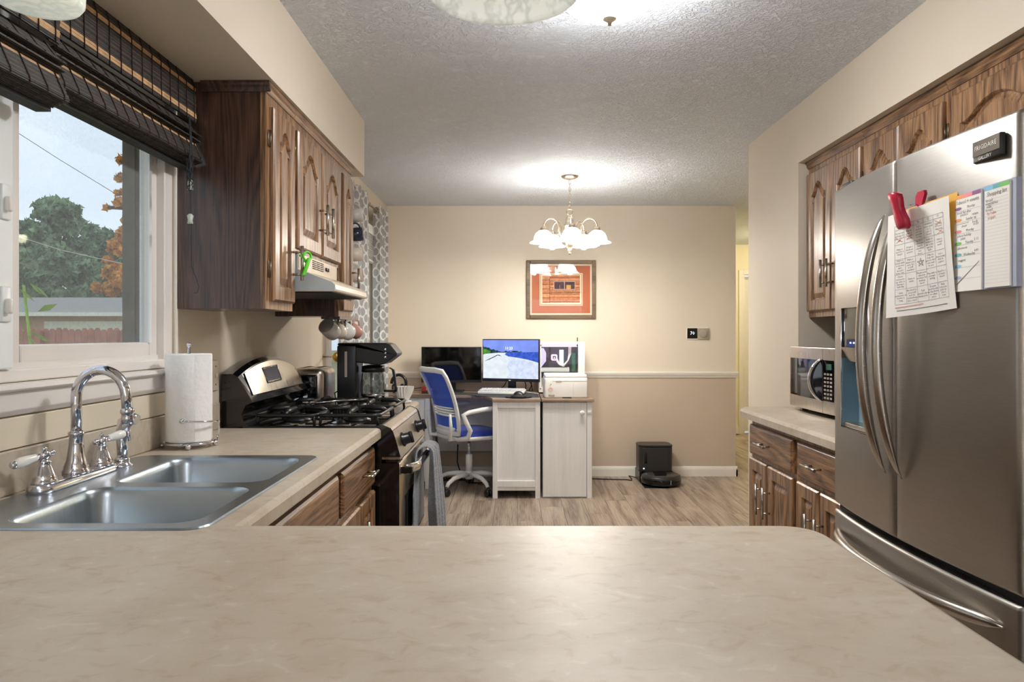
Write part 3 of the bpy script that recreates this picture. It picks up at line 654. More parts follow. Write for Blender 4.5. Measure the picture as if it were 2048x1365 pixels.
def slab_front(parent, fr, w, h, mat='oak_across', pull=None, name='drawer', th=0.02):
    rect = [(0, 0), (w, 0), (w, h), (0, h)]
    b = B().loops([[fr(u, v, 0) for u, v in rect], [fr(u, v, th - 0.008) for u, v in rect], [fr(u, v, th - 0.002) for u, v in offs(rect, 0.008)], [fr(u, v, th) for u, v in offs(rect, 0.014)]], cap0=True, cap1=True)
    d = O(name, b, mat, parent)
    if pull: bar_pull(d, fr, *pull, th=th)
    return d
def crown_strip(parent, x_face, sgn, ya, yb, z, wrap=None):
    prof = [(0, 0), (0.004, 0.0), (0.012, 0.012), (0.012, 0.02), (0.018, 0.026), (0.018, 0.033), (0, 0.033)]
    b = B().prism([(x_face + sgn * u, z + v) for u, v in prof], 'xz', ya, yb)
    O('top_molding', b, 'oak_across', parent)
# ---- upper cabinets on the sink side
XF = -0.845
FU = lambda y, z: (lambda u, v, n: (XF + n, y + u, z + v))
def upper_left(label, ya, yb, zb, doors, name='wall_cabinet', hang=None):
    t = T(name, label, 'cabinet', ((XL + XF) / 2, (ya + yb) / 2, zb))
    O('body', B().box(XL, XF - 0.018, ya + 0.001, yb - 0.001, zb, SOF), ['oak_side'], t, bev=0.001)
    O('face_frame', B().box(XF - 0.018, XF, ya, ya + 0.04, zb, SOF).box(XF - 0.018, XF, yb - 0.04, yb, zb, SOF).box(XF - 0.018, XF, ya + 0.04, yb - 0.04, SOF - 0.075, SOF).box(XF - 0.018, XF, ya + 0.04, yb - 0.04, zb, zb + 0.04), 'oak', t)
    for (dy0, dy1, dz0, dz1, pull, hin) in doors: make_door(t, FU(dy0, dz0), dy1 - dy0, dz1 - dz0, True, 'oak', pull, hin)
    crown_strip(t, XF, 1, ya - (0.0), yb, SOF - 0.034)
    return t
c1 = upper_left('dark oak wall cabinet with one narrow arched door beside the window', 2.466, 2.765, 1.365, [(2.502, 2.738, 1.393, 2.062, (0.205, 0.15, 0.13), [(0.0, 0.11), (0.0, 0.56)])])
O('side_molding', B().prism([(2.466 - u, SOF - 0.034 + v) for u, v in [(0, 0), (0.004, 0), (0.012, 0.012), (0.012, 0.02), (0.018, 0.026), (0.018, 0.033), (0, 0.033)]], 'yz', XL + 0.09, XF + 0.018), 'oak_side', c1)
c2 = upper_left('oak wall cabinet with two arched doors above the range hood', 2.767, 3.487, 1.595, [(2.785, 3.112, 1.612, 2.062, (0.295, 0.15, 0.13), [(0.0, 0.07), (0.0, 0.38)]), (3.142, 3.466, 1.612, 2.062, (0.03, 0.15, 0.13), [])])
c3 = upper_left('oak wall cabinet with one narrow arched door above the coffee maker', 3.489, 3.755, 1.365, [(3.514, 3.726, 1.393, 2.062, (0.18, 0.16, 0.12), [])])
# ---- upper cabinets on the refrigerator side
XFR = 1.487
FRR = lambda y, z: (lambda u, v, n: (XFR - n, y + u, z + v))
def upper_right(label, ya, yb, zb, doors):
    t = T('wall_cabinet', label, 'cabinet', ((XR + XFR) / 2, (ya + yb) / 2, zb))
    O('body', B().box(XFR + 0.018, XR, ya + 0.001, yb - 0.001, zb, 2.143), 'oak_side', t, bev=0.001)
    O('face_frame', B().box(XFR, XFR + 0.018, ya, ya + 0.03, zb, 2.143).box(XFR, XFR + 0.018, yb - 0.03, yb, zb, 2.143).box(XFR, XFR + 0.018, ya + 0.03, yb - 0.03, 2.07, 2.143).box(XFR, XFR + 0.018, ya + 0.03, yb - 0.03, zb, zb + 0.04), 'oak', t)
    for (dy0, dy1, dz0, dz1, pull, hin) in doors: make_door(t, FRR(dy0, dz0), dy1 - dy0, dz1 - dz0, True, 'oak', pull, hin)
    crown_strip(t, XFR, -1, ya, yb, 2.108)
    return t
upper_right('oak wall cabinet with two arched doors above the microwave', 3.065, 3.655, 1.363, [(3.365, 3.640, 1.392, 2.078, (0.028, 0.17, 0.13), []), (3.085, 3.355, 1.392, 2.078, (0.245, 0.17, 0.13), [(0.0, 0.55)])])
upper_right('oak wall cabinet half hidden behind the refrigerator top', 2.47, 3.063, 1.363, [(2.775, 3.048, 1.392, 2.078, (0.028, 0.17, 0.13), [(0.273, 0.55)]), (2.492, 2.768, 1.392, 2.078, (0.245, 0.17, 0.13), [(0.0, 0.58)])])
upper_right('oak cabinet with wide arched doors over the refrigerator', 1.52, 2.468, 1.80, [(1.999, 2.44, 1.822, 2.078, None, [(0.441, 0.2)]), (1.545, 1.990, 1.822, 2.078, None, [])])
# ---- base cabinets
def base_front(t, side, xf, ya, yb, fronts):
    pass
XB = -0.552
FBL = lambda y, z: (lambda u, v, n: (XB + n, y + u, z + v))
def base_left(label, ya, yb, drawers, doors, x_in=XL + 0.0, low=False):
    t = T('base_cabinet', label, 'cabinet', ((XL + XB) / 2, (ya + yb) / 2, 0))
    if low:   # room for the sink bowls
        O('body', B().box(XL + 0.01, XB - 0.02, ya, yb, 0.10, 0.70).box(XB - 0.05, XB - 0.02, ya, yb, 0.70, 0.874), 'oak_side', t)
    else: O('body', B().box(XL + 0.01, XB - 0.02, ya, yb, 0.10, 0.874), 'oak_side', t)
    O('face_frame', B().box(XB - 0.02, XB, ya, yb, 0.10, 0.874), 'oak', t)
    O('toe_kick', B().box(XL + 0.01, XB - 0.075, ya, yb, 0, 0.10), 'black_matt', t)
    for (a, c_, z0_, z1_, pl) in drawers: slab_front(t, FBL(a, z0_), c_ - a, z1_ - z0_, 'oak_across', pl)
    for (a, c_, z0_, z1_, pl) in doors: make_door(t, FBL(a, z0_), c_ - a, z1_ - z0_, False, 'oak', pl)
    return t
base_left('oak base cabinet with drawer and doors next to the range', 2.235, 2.805, [(2.262, 2.785, 0.702, 0.845, (0.33, 0.075, 0.13, False))],
          [(2.262, 2.518, 0.13, 0.680, (0.222, 0.44, 0.13)), (2.53, 2.785, 0.13, 0.680, (0.033, 0.40, 0.13))])
base_left('oak sink base cabinet with a blank front panel', 1.40, 2.233, [(1.44, 2.215, 0.702, 0.845, None)], [(1.44, 1.82, 0.13, 0.68, (0.34, 0.44, 0.13)), (1.835, 2.215, 0.13, 0.68, (0.04, 0.44, 0.13))], low=True)
base_left('small oak base cabinet between the range and the desk', 3.585, 3.925, [(3.61, 3.90, 0.702, 0.845, (0.14, 0.07, 0.1, False))], [(3.61, 3.90, 0.13, 0.68, (0.03, 0.44, 0.13))])
pen = T('base_cabinet', 'oak base cabinet carrying the peninsula countertop', 'cabinet', (0, 1.0, 0))
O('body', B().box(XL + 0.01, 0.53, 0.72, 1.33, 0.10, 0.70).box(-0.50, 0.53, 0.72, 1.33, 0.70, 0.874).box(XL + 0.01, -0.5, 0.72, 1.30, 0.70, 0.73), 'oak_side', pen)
O('toe_kick', B().box(XL + 0.01, 0.47, 0.78, 1.27, 0, 0.10), 'black_matt', pen)
XBR = 1.150
FBR = lambda y, z: (lambda u, v, n: (XBR - n, y + u, z + v))
def base_right(label, ya, yb, drawers, doors):
    t = T('base_cabinet', label, 'cabinet', ((XR + XBR) / 2, (ya + yb) / 2, 0))
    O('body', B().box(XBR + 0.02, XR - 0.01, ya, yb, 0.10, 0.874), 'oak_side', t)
    O('face_frame', B().box(XBR, XBR + 0.02, ya, yb, 0.10, 0.874), 'oak', t)
    O('toe_kick', B().box(XBR + 0.075, XR - 0.01, ya, yb, 0, 0.10), 'black_matt', t)
    for (a, c_, z0_, z1_, pl) in drawers: slab_front(t, FBR(a, z0_), c_ - a, z1_ - z0_, 'oak_across', pl)
    for (a, c_, z0_, z1_, pl) in doors: make_door(t, FBR(a, z0_), c_ - a, z1_ - z0_, False, 'oak', pl)
base_right('oak base cabinet with drawer at the open end of the side counter', 2.93, 3.50, [(2.952, 3.490, 0.708, 0.848, (0.30, 0.07, 0.13, False))],
           [(3.255, 3.490, 0.13, 0.690, (0.035, 0.40, 0.14)), (2.952, 3.238, 0.13, 0.690, (0.25, 0.40, 0.14))])
base_right('oak base cabinet with drawer tucked against the refrigerator', 2.475, 2.928, [(2.49, 2.906, 0.708, 0.848, (0.22, 0.07, 0.13, False))],
           [(2.70, 2.906, 0.13, 0.690, (0.035, 0.40, 0.14)), (2.49, 2.685, 0.13, 0.690, (0.16, 0.40, 0.14))])
# ================================================================== countertops
def worktop(name, label, outline, holes, zt, splash=None, th=0.04):
    xs = [p[0] for p in outline]; ys = [p[1] for p in outline]
    t = T(name, label, 'countertop', ((min(xs) + max(xs)) / 2, (min(ys) + max(ys)) / 2, zt - th))
    i1 = offs(outline, 0.004); i2 = offs(outline, 0.013)
    b = B().loops([[(p[0], p[1], zt - th) for p in outline], [(p[0], p[1], zt - 0.013) for p in outline], [(p[0], p[1], zt - 0.004) for p in i1], [(p[0], p[1], zt) for p in i2]])
    b.fill([i2] + holes, zt); b.fill([outline] + holes, zt - th)
    for h in holes: b.loops([[(p[0], p[1], zt) for p in h], [(p[0], p[1], zt - th) for p in h]])
    O('slab', b, 'laminate', t)
    if splash: O('backsplash', splash, 'laminate', t, bev=0.003)
    return t
corner = [(0.57 - 0.07 + 0.07 * math.cos(a), 1.381 - 0.07 + 0.07 * math.sin(a)) for a in [PI / 2 * k / 8 for k in range(9)]]
corner2 = [(0.57 - 0.10 + 0.10 * math.cos(a), 0.42 + 0.10 + 0.10 * math.sin(a)) for a in [-PI / 2 + PI / 2 * k / 8 for k in range(9)]]
out = corner2 + corner + [(-0.516, 1.381), (-0.516, 2.812), (XL + 0.002, 2.812), (XL + 0.002, 0.42)]
hole = rr(-1.098, -0.590, 1.352, 2.137, 0.035, 5)
CT = 0.915
worktop('countertop', 'beige mottled laminate countertop wrapping from sink to peninsula', out, [hole], CT, B().box(XL + 0.002, -1.131, 0.42, 2.79, CT + 0.0005, 1.015))
worktop('countertop', 'short beige laminate countertop under the coffee maker', [(XL + 0.002, 3.583), (-0.516, 3.583), (-0.516, 3.94), (XL + 0.002, 3.94)], [], CT, B().box(XL + 0.002, -1.131, 3.583, 3.94, CT + 0.0005, 1.015))
worktop('countertop', 'beige laminate side countertop under the microwave', [(XR - 0.002, 2.462), (XR - 0.002, 3.655), (1.205, 3.655), (1.15, 3.64), (1.116, 3.58), (1.108, 3.52), (1.108, 2.462)], [], CT)
# ================================================================== sink, faucet, paper towel
sk = T('kitchen_sink', 'stainless double bowl sink set into the beige countertop', 'sink', (-0.85, 1.75, CT))
ro = rr(-1.112, -0.572, 1.335, 2.154, 0.045, 6); zr = CT + 0.0035
bowls = [rr(-0.985, -0.606, 1.374, 1.703, 0.055, 8), rr(-0.985, -0.606, 1.753, 2.108, 0.055, 8)]
b = B().loops([[(x, y, CT + 0.0006) for x, y in ro], [(x, y, zr) for x, y in offs(ro, 0.004)]])
b.fill([offs(ro, 0.004)] + bowls, zr)
rim = O('rim', b, 'steel_sink', sk)
for bw_ in bowls:
    st = [(0, zr), (0.003, zr - 0.002), (0.007, zr - 0.008), (0.011, zr - 0.02), (0.02, zr - 0.14), (0.028, zr - 0.165), (0.05, zr - 0.178), (0.10, zr - 0.182)]
    b = B().loops([[(x, y, z) for x, y in offs(bw_, i)] for i, z in st], smooth=True)
    b.fill([offs(bw_, 0.10)], zr - 0.182)
    bo = O('bowl', b, 'steel_sink', sk)
    cx = -0.795; cy = sum(p[1] for p in bw_) / len(bw_)
    O('drain', B().lathe([(0.055, 0.0), (0.052, 0.003), (0.042, 0.003), (0.036, 0.0005), (0.0, 0.0005)], (cx, cy, zr - 0.1815), 24), 'chrome', bo)
fa = T('faucet', 'chrome gooseneck faucet with two white ceramic lever handles', 'faucet', (-1.075, 1.77, zr))
FX = -1.072
O('base_plate', B().loops([[(x, y, z) for x, y in rr(FX - w_, FX + w_, 1.615, 1.925, w_ * 0.98, 8)] for w_, z in ((0.03, zr), (0.03, zr + 0.008), (0.026, zr + 0.018), (0.018, zr + 0.021))], smooth=True, cap0=True, cap1=True), 'chrome', fa)
ya = 1.775
O('spout_base', B().lathe([(0.030, 0.018), (0.031, 0.026), (0.027, 0.030), (0.028, 0.036), (0.022, 0.05), (0.017, 0.085), (0.0155, 0.11), (0.018, 0.113), (0.018, 0.119), (0.013, 0.124)], (FX, ya, zr), 24), 'chrome', fa)
pts = [(FX, ya, zr + 0.12), (FX, ya, zr + 0.19)]
R_ = 0.060
for k in range(0, 15):
    a = PI - (PI * 0.97) * k / 14; pts.append((FX + R_ + R_ * math.cos(a), ya + 0.004 * k / 14, zr + 0.205 + R_ * 1.1 * math.sin(a)))
pts.append((FX + 2 * R_ + 0.002, ya + 0.006, zr + 0.16))
O('spout', B().tube(pts, [0.0125] * len(pts), 16), 'chrome', fa)
e = pts[-1]
O('aerator', B().lathe([(0.0125, 0.03), (0.016, 0.026), (0.0165, 0.018), (0.0135, 0.014), (0.015, 0.006), (0.015, -0.008), (0.009, -0.009)], (e[0], e[1], e[2] - 0.012), 20), 'chrome', fa)
for yh, dr_, tip in ((1.655, (-0.42, -0.86, -0.18), 1), (1.885, (0.40, 0.85, 0.14), 0)):
    hb = O('handle_base', B().lathe([(q_, 0.018 + (z_ - 0.018) * 0.70) for q_, z_ in [(0.028, 0.018), (0.029, 0.028), (0.025, 0.032), (0.026, 0.038), (0.021, 0.05), (0.015, 0.075), (0.012, 0.085), (0.014, 0.088), (0.011, 0.093), (0.008, 0.10)]], (FX, yh, zr), 22), 'chrome', fa)
    c = Vector((FX, yh, zr + 0.083)); d = Vector(dr_).normalized()
    O('hub', B().sphere(c, 0.0135, 14).sphere(c + Vector((0, 0, 0.014)), 0.006, 10).tube([c - d * 0.018, c - d * 0.01], [0.006, 0.007], 12).sphere(c - d * 0.018, 0.0075, 10).tube([c, c + d * 0.018], [0.007, 0.0085], 12), 'chrome', hb)
    O('lever', B().tube([c + d * s for s in (0.016, 0.022, 0.040, 0.054, 0.064, 0.067)], [0.008, 0.009, 0.0115, 0.0125, 0.0095, 0.004], 14), 'ceramic_white', hb)
    if tip: O('lever_tip', B().sphere(c + d * 0.067, 0.0095, 12), 'chrome', hb)
sp = T('sink_sprayer', 'chrome side sprayer standing behind the faucet', 'sprayer', (-1.062, 1.965, zr))
q = (-1.062, 1.965)
O('collar', B().lathe([(0.027, 0.0), (0.027, 0.006), (0.020, 0.010), (0.019, 0.016), (0.021, 0.020), (0.016, 0.026)], (q[0], q[1], zr), 20), 'chrome', sp)
O('wand', B().tube([(q[0], q[1], zr + 0.024), (q[0], q[1], zr + 0.06), (q[0] - 0.002, q[1], zr + 0.09), (q[0] + 0.006, q[1], zr + 0.118), (q[0] + 0.03, q[1] - 0.004, zr + 0.132), (q[0] + 0.044, q[1] - 0.006, zr + 0.127)], [0.013, 0.0145, 0.0145, 0.019, 0.017, 0.0135], 16), 'chrome', sp)
O('trigger', B().tube([(q[0] + 0.016, q[1], zr + 0.108), (q[0] + 0.019, q[1], zr + 0.07)], [0.006, 0.004], 10), 'chrome', sp)
# paper towel
RC = (-1.047, 2.335)
ph = T('paper_towel_holder', 'chrome wire paper towel holder standing on the countertop', 'holder', (RC[0], RC[1], CT))
ring = [(RC[0] + 0.076 * math.cos(2 * PI * k / 36), RC[1] + 0.076 * math.sin(2 * PI * k / 36), CT + 0.016) for k in range(36)]
O('base_ring', B().tube(ring, 0.0042, 8, closed=True), 'chrome', ph)
O('spokes', B().tube([(RC[0] - 0.074, RC[1], CT + 0.013), (RC[0] + 0.074, RC[1], CT + 0.013)], 0.003, 6).tube([(RC[0], RC[1] - 0.074, CT + 0.013), (RC[0], RC[1] + 0.074, CT + 0.013)], 0.003, 6), 'chrome', ph)
for a in (0.35, 1.9, 3.5, 5.1): O('ball_foot', B().sphere((RC[0] + 0.078 * math.cos(a), RC[1] + 0.078 * math.sin(a), CT + 0.0095), 0.0095, 12), 'chrome', ph)
O('center_rod', B().tube([(RC[0], RC[1], CT + 0.012), (RC[0], RC[1], CT + 0.325)], 0.0045, 10).sphere((RC[0], RC[1], CT + 0.328), 0.0075, 10), 'chrome', ph)
arm = [(RC[0] + 0.077, RC[1] + 0.035, CT + 0.016), (RC[0] + 0.083, RC[1] + 0.035, CT + 0.055), (RC[0] + 0.084, RC[1] + 0.03, CT + 0.078)]
for k in range(9):
    a = 0.34 - 1.75 * k / 8; arm.append((RC[0] + (0.084 + 0.010 * math.sin(PI * k / 8)) * math.cos(a), RC[1] + 0.082 * math.sin(a), CT + 0.08 + 0.012 * k / 8))
O('tension_arm', B().tube(arm, 0.0028, 8).sphere(arm[-1], 0.008, 10), 'chrome', ph)
pt = T('paper_towel_roll', 'white embossed paper towel roll on the wire holder', 'paper towel', (RC[0], RC[1], CT + 0.021))
O('paper', B().lathe([(0.018, 0.0), (0.068, 0.0), (0.070, 0.003), (0.070, 0.275), (0.068, 0.279), (0.018, 0.279)], (RC[0], RC[1], CT + 0.021), 48), 'paper_towel', pt)
O('loose_sheet', B().grid(lambda u, v: (RC[0] + (0.0705 + 0.006 * u ** 3) * math.cos(-0.9 + 0.75 * u), RC[1] + (0.0705 + 0.006 * u ** 3) * math.sin(-0.9 + 0.75 * u), CT + 0.023 + 0.275 * v), 12, 4), 'paper_towel', pt)
O('core', B().lathe([(0.0185, 0.001), (0.0185, 0.2785)], (RC[0], RC[1], CT + 0.021), 20, caps=False), 'mat_tan', pt)
# switch plate
sw = T('switch_plate', 'ivory double switch plate on the wall beside the range', 'switch', (-1.147, 2.76, 1.06))
O('plate', B().rbox(-1.150, -1.143, 2.705, 2.805, 1.062, 1.178, 0.003, 2), 'outlet', sw)
for yy in (2.732, 2.778):
    O('toggle', B().rbox(-1.144, -1.136, yy - 0.004, yy + 0.004, 1.112, 1.126, 0.002, 1), 'outlet', sw)
    for zz in (1.085, 1.155): O('screw', B().cyl((-1.144, yy, zz), (-1.1415, yy, zz), 0.003, n=8), 'hinge_bronze', sw)
# ================================================================== range
S0, S1 = 2.818, 3.578
rg = T('gas_range', 'black and stainless gas range with four burner grates', 'range', (-0.8, 3.2, 0))
O('body', B().box(-1.135, -0.515, S0 + 0.004, S1 - 0.004, 0.03, 0.90), 'black_enamel', rg, bev=0.004)
for xx in (-1.08, -0.58):
    for yy in (S0 + 0.06, S1 - 0.06): O('foot', B().cyl((xx, yy, 0), (xx, yy, 0.03), 0.02, n=10), 'rubber', rg)
ct = O('cooktop', B().rbox(-1.06, -0.520, S0 + 0.001, S1 - 0.001, 0.893, 0.921, 0.008, 3), 'black_enamel', rg)
O('front_trim', B().prism([(-0.523, 0.899), (-0.523, 0.921), (-0.512, 0.925), (-0.482, 0.911), (-0.474, 0.899)], 'xz', S0 + 0.003, S1 - 0.003), 'steel_small', rg, bev=0.003)
for ye in (S0 - 0.002, S1 - 0.003): O('trim_end', B().prism([(-0.53, 0.80), (-0.53, 0.92), (-0.512, 0.9265), (-0.480, 0.913), (-0.470, 0.90), (-0.440, 0.80)], 'xz', ye, ye + 0.005), 'black_enamel', rg)
cp = O('control_panel', B().prism([(-0.514, 0.79), (-0.514, 0.898), (-0.474, 0.898), (-0.442, 0.79)], 'xz', S0 + 0.004, S1 - 0.004), 'steel_small', rg)
nx = Vector((0.108, 0, 0.032)).normalized()
for yy in (2.985, 3.415):
    c = Vector((-0.4575, yy, 0.845))
    k_ = O('knob', B().lathe([(0.030, 0), (0.030, 0.004), (0.024, 0.008), (0.0225, 0.028), (0.019, 0.032), (0, 0.032)], c, 22, nx), 'black_plastic', rg)
    O('grip', B().merge(B().rbox(-0.006, 0.006, -0.024, 0.024, 0.028, 0.044, 0.004, 2), lambda p: tuple(c + axis_matrix(nx) @ Vector(p))), 'black_plastic', k_)
od = O('oven_door', B().rbox(-0.515, -0.445, S0 + 0.006, S1 - 0.006, 0.20, 0.775, 0.008, 2), ['steel_small'], rg)
for ye in (S0 + 0.003, S1 - 0.0058): O('door_edge', B().box(-0.517, -0.447, ye, ye + 0.0028, 0.20, 0.775), 'black_enamel', od)
O('door_window', B().rbox(-0.446, -0.442, S0 + 0.13, S1 - 0.13, 0.33, 0.62, 0.002, 2), 'black_gloss', od)
hpts = []
for k in range(17):
    t = k / 16; s = 2 * t - 1; hpts.append((-0.392 - 0.052 * max(0, abs(s) - 0.75) / 0.25 * 0.7, S0 + 0.045 + t * (S1 - S0 - 0.09), 0.742))
O('door_handle', B().loops([[(p[0] + 0.012 * math.cos(a), p[1], p[2] + 0.020 * math.sin(a)) for a in [2 * PI * j / 12 for j in range(12)]] for p in hpts], smooth=True, cap0=True, cap1=True), 'chrome', od)
for yy in (S0 + 0.05, S1 - 0.05): O('handle_mount', B().box(-0.446, -0.40, yy - 0.014, yy + 0.014, 0.728, 0.756), 'black_enamel', od, bev=0.004)
O('vent_strip', B().box(-0.50, -0.452, S0 + 0.01, S1 - 0.01, 0.776, 0.789), 'black_enamel', rg)
for k in range(5): O('vent_fin', B().box(-0.452, -0.448 + 0.003 * k, S0 + 0.03, S1 - 0.03, 0.7765 + k * 0.0025, 0.7777 + k * 0.0025), 'chrome', rg)
O('storage_drawer', B().rbox(-0.515, -0.45, S0 + 0.006, S1 - 0.006, 0.05, 0.19, 0.008, 2), 'steel_small', rg)
# backguard
def zt(y): return 1.122 + 0.058 * (1 - ((y - 3.2) / 0.381) ** 2)
ys = [S0 + 0.004 + (S1 - S0 - 0.008) * k / 20 for k in range(21)]
O('backguard', B().loops([[(-1.138, y, 0.90), (-1.138, y, zt(y)), (-1.095, y, zt(y)), (-1.075, y, zt(y) - 0.012), (-1.028, y, 1.032), (-1.018, y, 1.012), (-1.045, y, 1.0), (-1.062, y, 0.965), (-1.05, y, 0.93), (-1.03, y, 0.922)] for y in ys], cap0=True, cap1=True), 'black_enamel', rg)
def on_guard(y, t, off):   # t 0 at bottom of the face, 1 at its top
    top = zt(y) - 0.014; z = 1.036 + t * (top - 1.036); f_ = (z - 1.032) / max(1e-6, (zt(y) - 0.012 - 1.032)); x = -1.028 + f_ * (-1.075 + 1.028)
    return (x + 0.95 * off, y, z + 0.30 * off)
gp = O('guard_panel', B().grid(lambda u, v: on_guard(S0 + 0.05 + u * (S1 - S0 - 0.10) + 0.02 * (v - 0.5) * (1 - 2 * u), 0.02 + 0.95 * v, 0.004), 20, 5), 'steel_small', rg)
O('display', B().grid(lambda u, v: on_guard(3.06 + u * 0.17, 0.34 + 0.42 * v, 0.0065), 6, 3), 'ink', gp)
O('display_frame', B().tube([on_guard(3.055, 0.30, 0.006), on_guard(3.235, 0.30, 0.006), on_guard(3.235, 0.80, 0.006), on_guard(3.055, 0.80, 0.006)], 0.003, 6, closed=True), 'chrome', gp)
# burners and grates
for gy in (3.015, 3.38):
    for gx in (-0.90, -0.65):
        bu = O('burner', B().lathe([(0.055, 0.9212), (0.055, 0.926), (0.045, 0.93), (0.040, 0.940), (0.0, 0.943)], (gx, gy, 0), 22), 'cast_iron', rg)
        O('burner_cap', B().lathe([(0.034, 0.9405), (0.036, 0.944), (0.033, 0.949), (0.0, 0.951)], (gx, gy, 0), 22), 'black_enamel', bu)
        g = B(); zg = 0.962; hw, hl = 0.120, 0.165
        def rod(pp, r=0.006): g.tube(pp, r, 6)
        loop = [(gx + x, gy + y, zg - 0.004) for x, y in rr(-hw, hw, -hl, hl, 0.03, 4)]
        g.tube(loop, 0.0075, 6, closed=True)
        for dx, dy in ((1, 0), (-1, 0), (0, 1), (0, -1)):
            L = hw if dx else hl
            rod([(gx + dx * L, gy + dy * L, zg - 0.004), (gx + dx * L * 0.82, gy + dy * L * 0.82, zg + 0.010), (gx + dx * 0.030, gy + dy * 0.030, zg + 0.010)], 0.0105)
        for dx in (-1, 1):
            for dy in (-1, 1): rod([(gx + dx * (hw - 0.01), gy + dy * (hl - 0.01), zg - 0.002), (gx + dx * (hw - 0.006), gy + dy * (hl - 0.006), 0.921)], 0.006)
        O('grate', g, 'cast_iron', rg)
sn = T('spoon_rest_spoon', 'steel serving spoon lying across the burner grates', 'spoon', (-0.78, 3.2, 0.979))
O('handle', B().tube([(-0.86, 3.13, 0.981), (-0.78, 3.2, 0.984), (-0.70, 3.25, 0.984)], [0.005, 0.004, 0.004], 8), 'chrome', sn)
O('bowl', B().lathe([(0.0, 0), (0.02, 0.002), (0.028, 0.008), (0.0265, 0.009), (0.018, 0.004), (0, 0.002)], (-0.88, 3.11, 0.978), 16), 'chrome', sn)
# dish towel over the handle
def tow(u, v):
    # v 0 front hem .. 1 back hem, gathered where it passes over the bar at x=-0.392, z=0.742
    f = 0.40
    g = min(1.0, abs(v - 0.46) / 0.30); wid = 0.17 + 0.17 * g ** 0.8
    yc = 3.27 - 0.05 * g; y = yc + (u - 0.5) * wid
    wv = math.sin(u * 19 + 1.0) * (0.006 + 0.016 * g)
    if v < f: s = 1 - v / f; x = -0.362 + wv + 0.022 * s; z = 0.760 - s * (0.37 + 0.03 * math.sin(u * 2.5))
    elif v < f + 0.12:
        a = (v - f) / 0.12 * PI; x = -0.392 + 0.030 * math.cos(a) + wv * math.cos(a / 2); z = 0.760 + 0.022 * math.sin(a)
    else: s = (v - f - 0.12) / (0.48); x = -0.424 + 0.25 * wv * (1 - s) + 0.004 * s; z = 0.760 - s * 0.33
    return (x, y, z)
tw = O('dish_towel', B().grid(tow, 60, 44), 'towel_grey', None, 'grey textured dish towel draped over the oven handle', 'towel')
md = tw.modifiers.new('thick', 'SOLIDIFY'); md.thickness = 0.006; md.offset = 1
# ================================================================== range hood
HY0, HY1 = 2.835, 3.440
hd = T('range_hood', 'almond range hood under the double wall cabinet', 'range hood', (-0.95, 3.14, 1.44))
O('canopy', B().prism([(-1.148, 1.446), (-0.700, 1.446), (-0.697, 1.455), (-0.700, 1.474), (-0.712, 1.486), (-0.845, 1.535), (-0.845, 1.594), (-1.148, 1.594)], 'xz', HY0 + 0.0015, HY1 - 0.0015), 'almond', hd, bev=0.003)
for ye in (HY0, HY1 - 0.0014): O('side_panel', B().prism([(-1.147, 1.447), (-0.702, 1.447), (-0.700, 1.470), (-0.713, 1.484), (-0.846, 1.533), (-0.846, 1.594), (-1.147, 1.594)], 'xz', ye, ye + 0.0014), 'hood_side', hd)
fp = O('front_panel', B().box(-0.845, -0.840, HY0 + 0.005, HY1 - 0.005, 1.532, 1.594), 'almond', hd)
for gcol in range(3):
    for k in range(5): O('vent_slot', B().box(-0.8405, -0.8388, 3.02 + gcol * 0.062, 3.072 + gcol * 0.062, 1.552 + k * 0.008, 1.5555 + k * 0.008), 'dark_void', fp)
for yy in (3.235, 3.262): O('switch', B().rbox(-0.8405, -0.832, yy - 0.008, yy + 0.008, 1.558, 1.574, 0.002, 1), 'black_plastic', fp)
O('underside', B().box(-1.13, -0.72, HY0 + 0.02, HY1 - 0.02, 1.442, 1.4455), 'black_matt', hd)
cg = T('chip_clip', 'lime green plastic clip hooked on the cabinet pull', 'clip', (-0.775, 2.705, 1.53))
O('jaw', B().merge(B().rbox(-0.006, 0.006, -0.011, 0.011, -0.05, 0.02, 0.004, 2), lambda p: (-0.772 + p[0] + 0.25 * p[2], 2.712 + p[1] + 0.25 * p[2], 1.545 + p[2])), 'clip_green', cg)
O('lever', B().tube([(-0.775 + 0.011 * math.cos(a), 2.716 + 0.012 * math.cos(a), 1.570 + 0.016 * math.sin(a)) for a in [2 * PI * k / 16 for k in range(16)]], 0.0045, 8, closed=True), 'clip_green', cg)
O('spring', B().tube([(-0.798, 2.70, 1.575), (-0.785, 2.708, 1.555), (-0.776, 2.712, 1.545)], 0.004, 6), 'clip_green', cg)
# ================================================================== toaster, coffee maker
to = T('toaster', 'stainless toaster with black end panel', 'toaster', (-1.035, 3.76, CT))
O('shell', B().rbox(-1.125, -0.955, 3.635, 3.90, CT + 0.018, 1.108, 0.035, 5), 'steel_small', to)
O('base', B().rbox(-1.122, -0.958, 3.63, 3.905, CT, CT + 0.03, 0.008, 2), 'black_plastic', to)
ep = O('end_panel', B().rbox(-1.108, -0.985, 3.622, 3.640, CT + 0.03, 1.075, 0.008, 3), 'black_gloss', to)
O('lever', B().rbox(-1.062, -1.022, 3.598, 3.6225, 1.03, 1.046, 0.005, 2), 'black_plastic', ep)
O('dial', B().cyl((-1.042, 3.622, 0.97), (-1.042, 3.612, 0.97), 0.013), 'chrome', ep)
for xx in (-1.075, -1.005): O('bread_slot', B().box(xx - 0.014, xx + 0.014, 3.69, 3.855, 1.1075, 1.1088), 'dark_void', to)
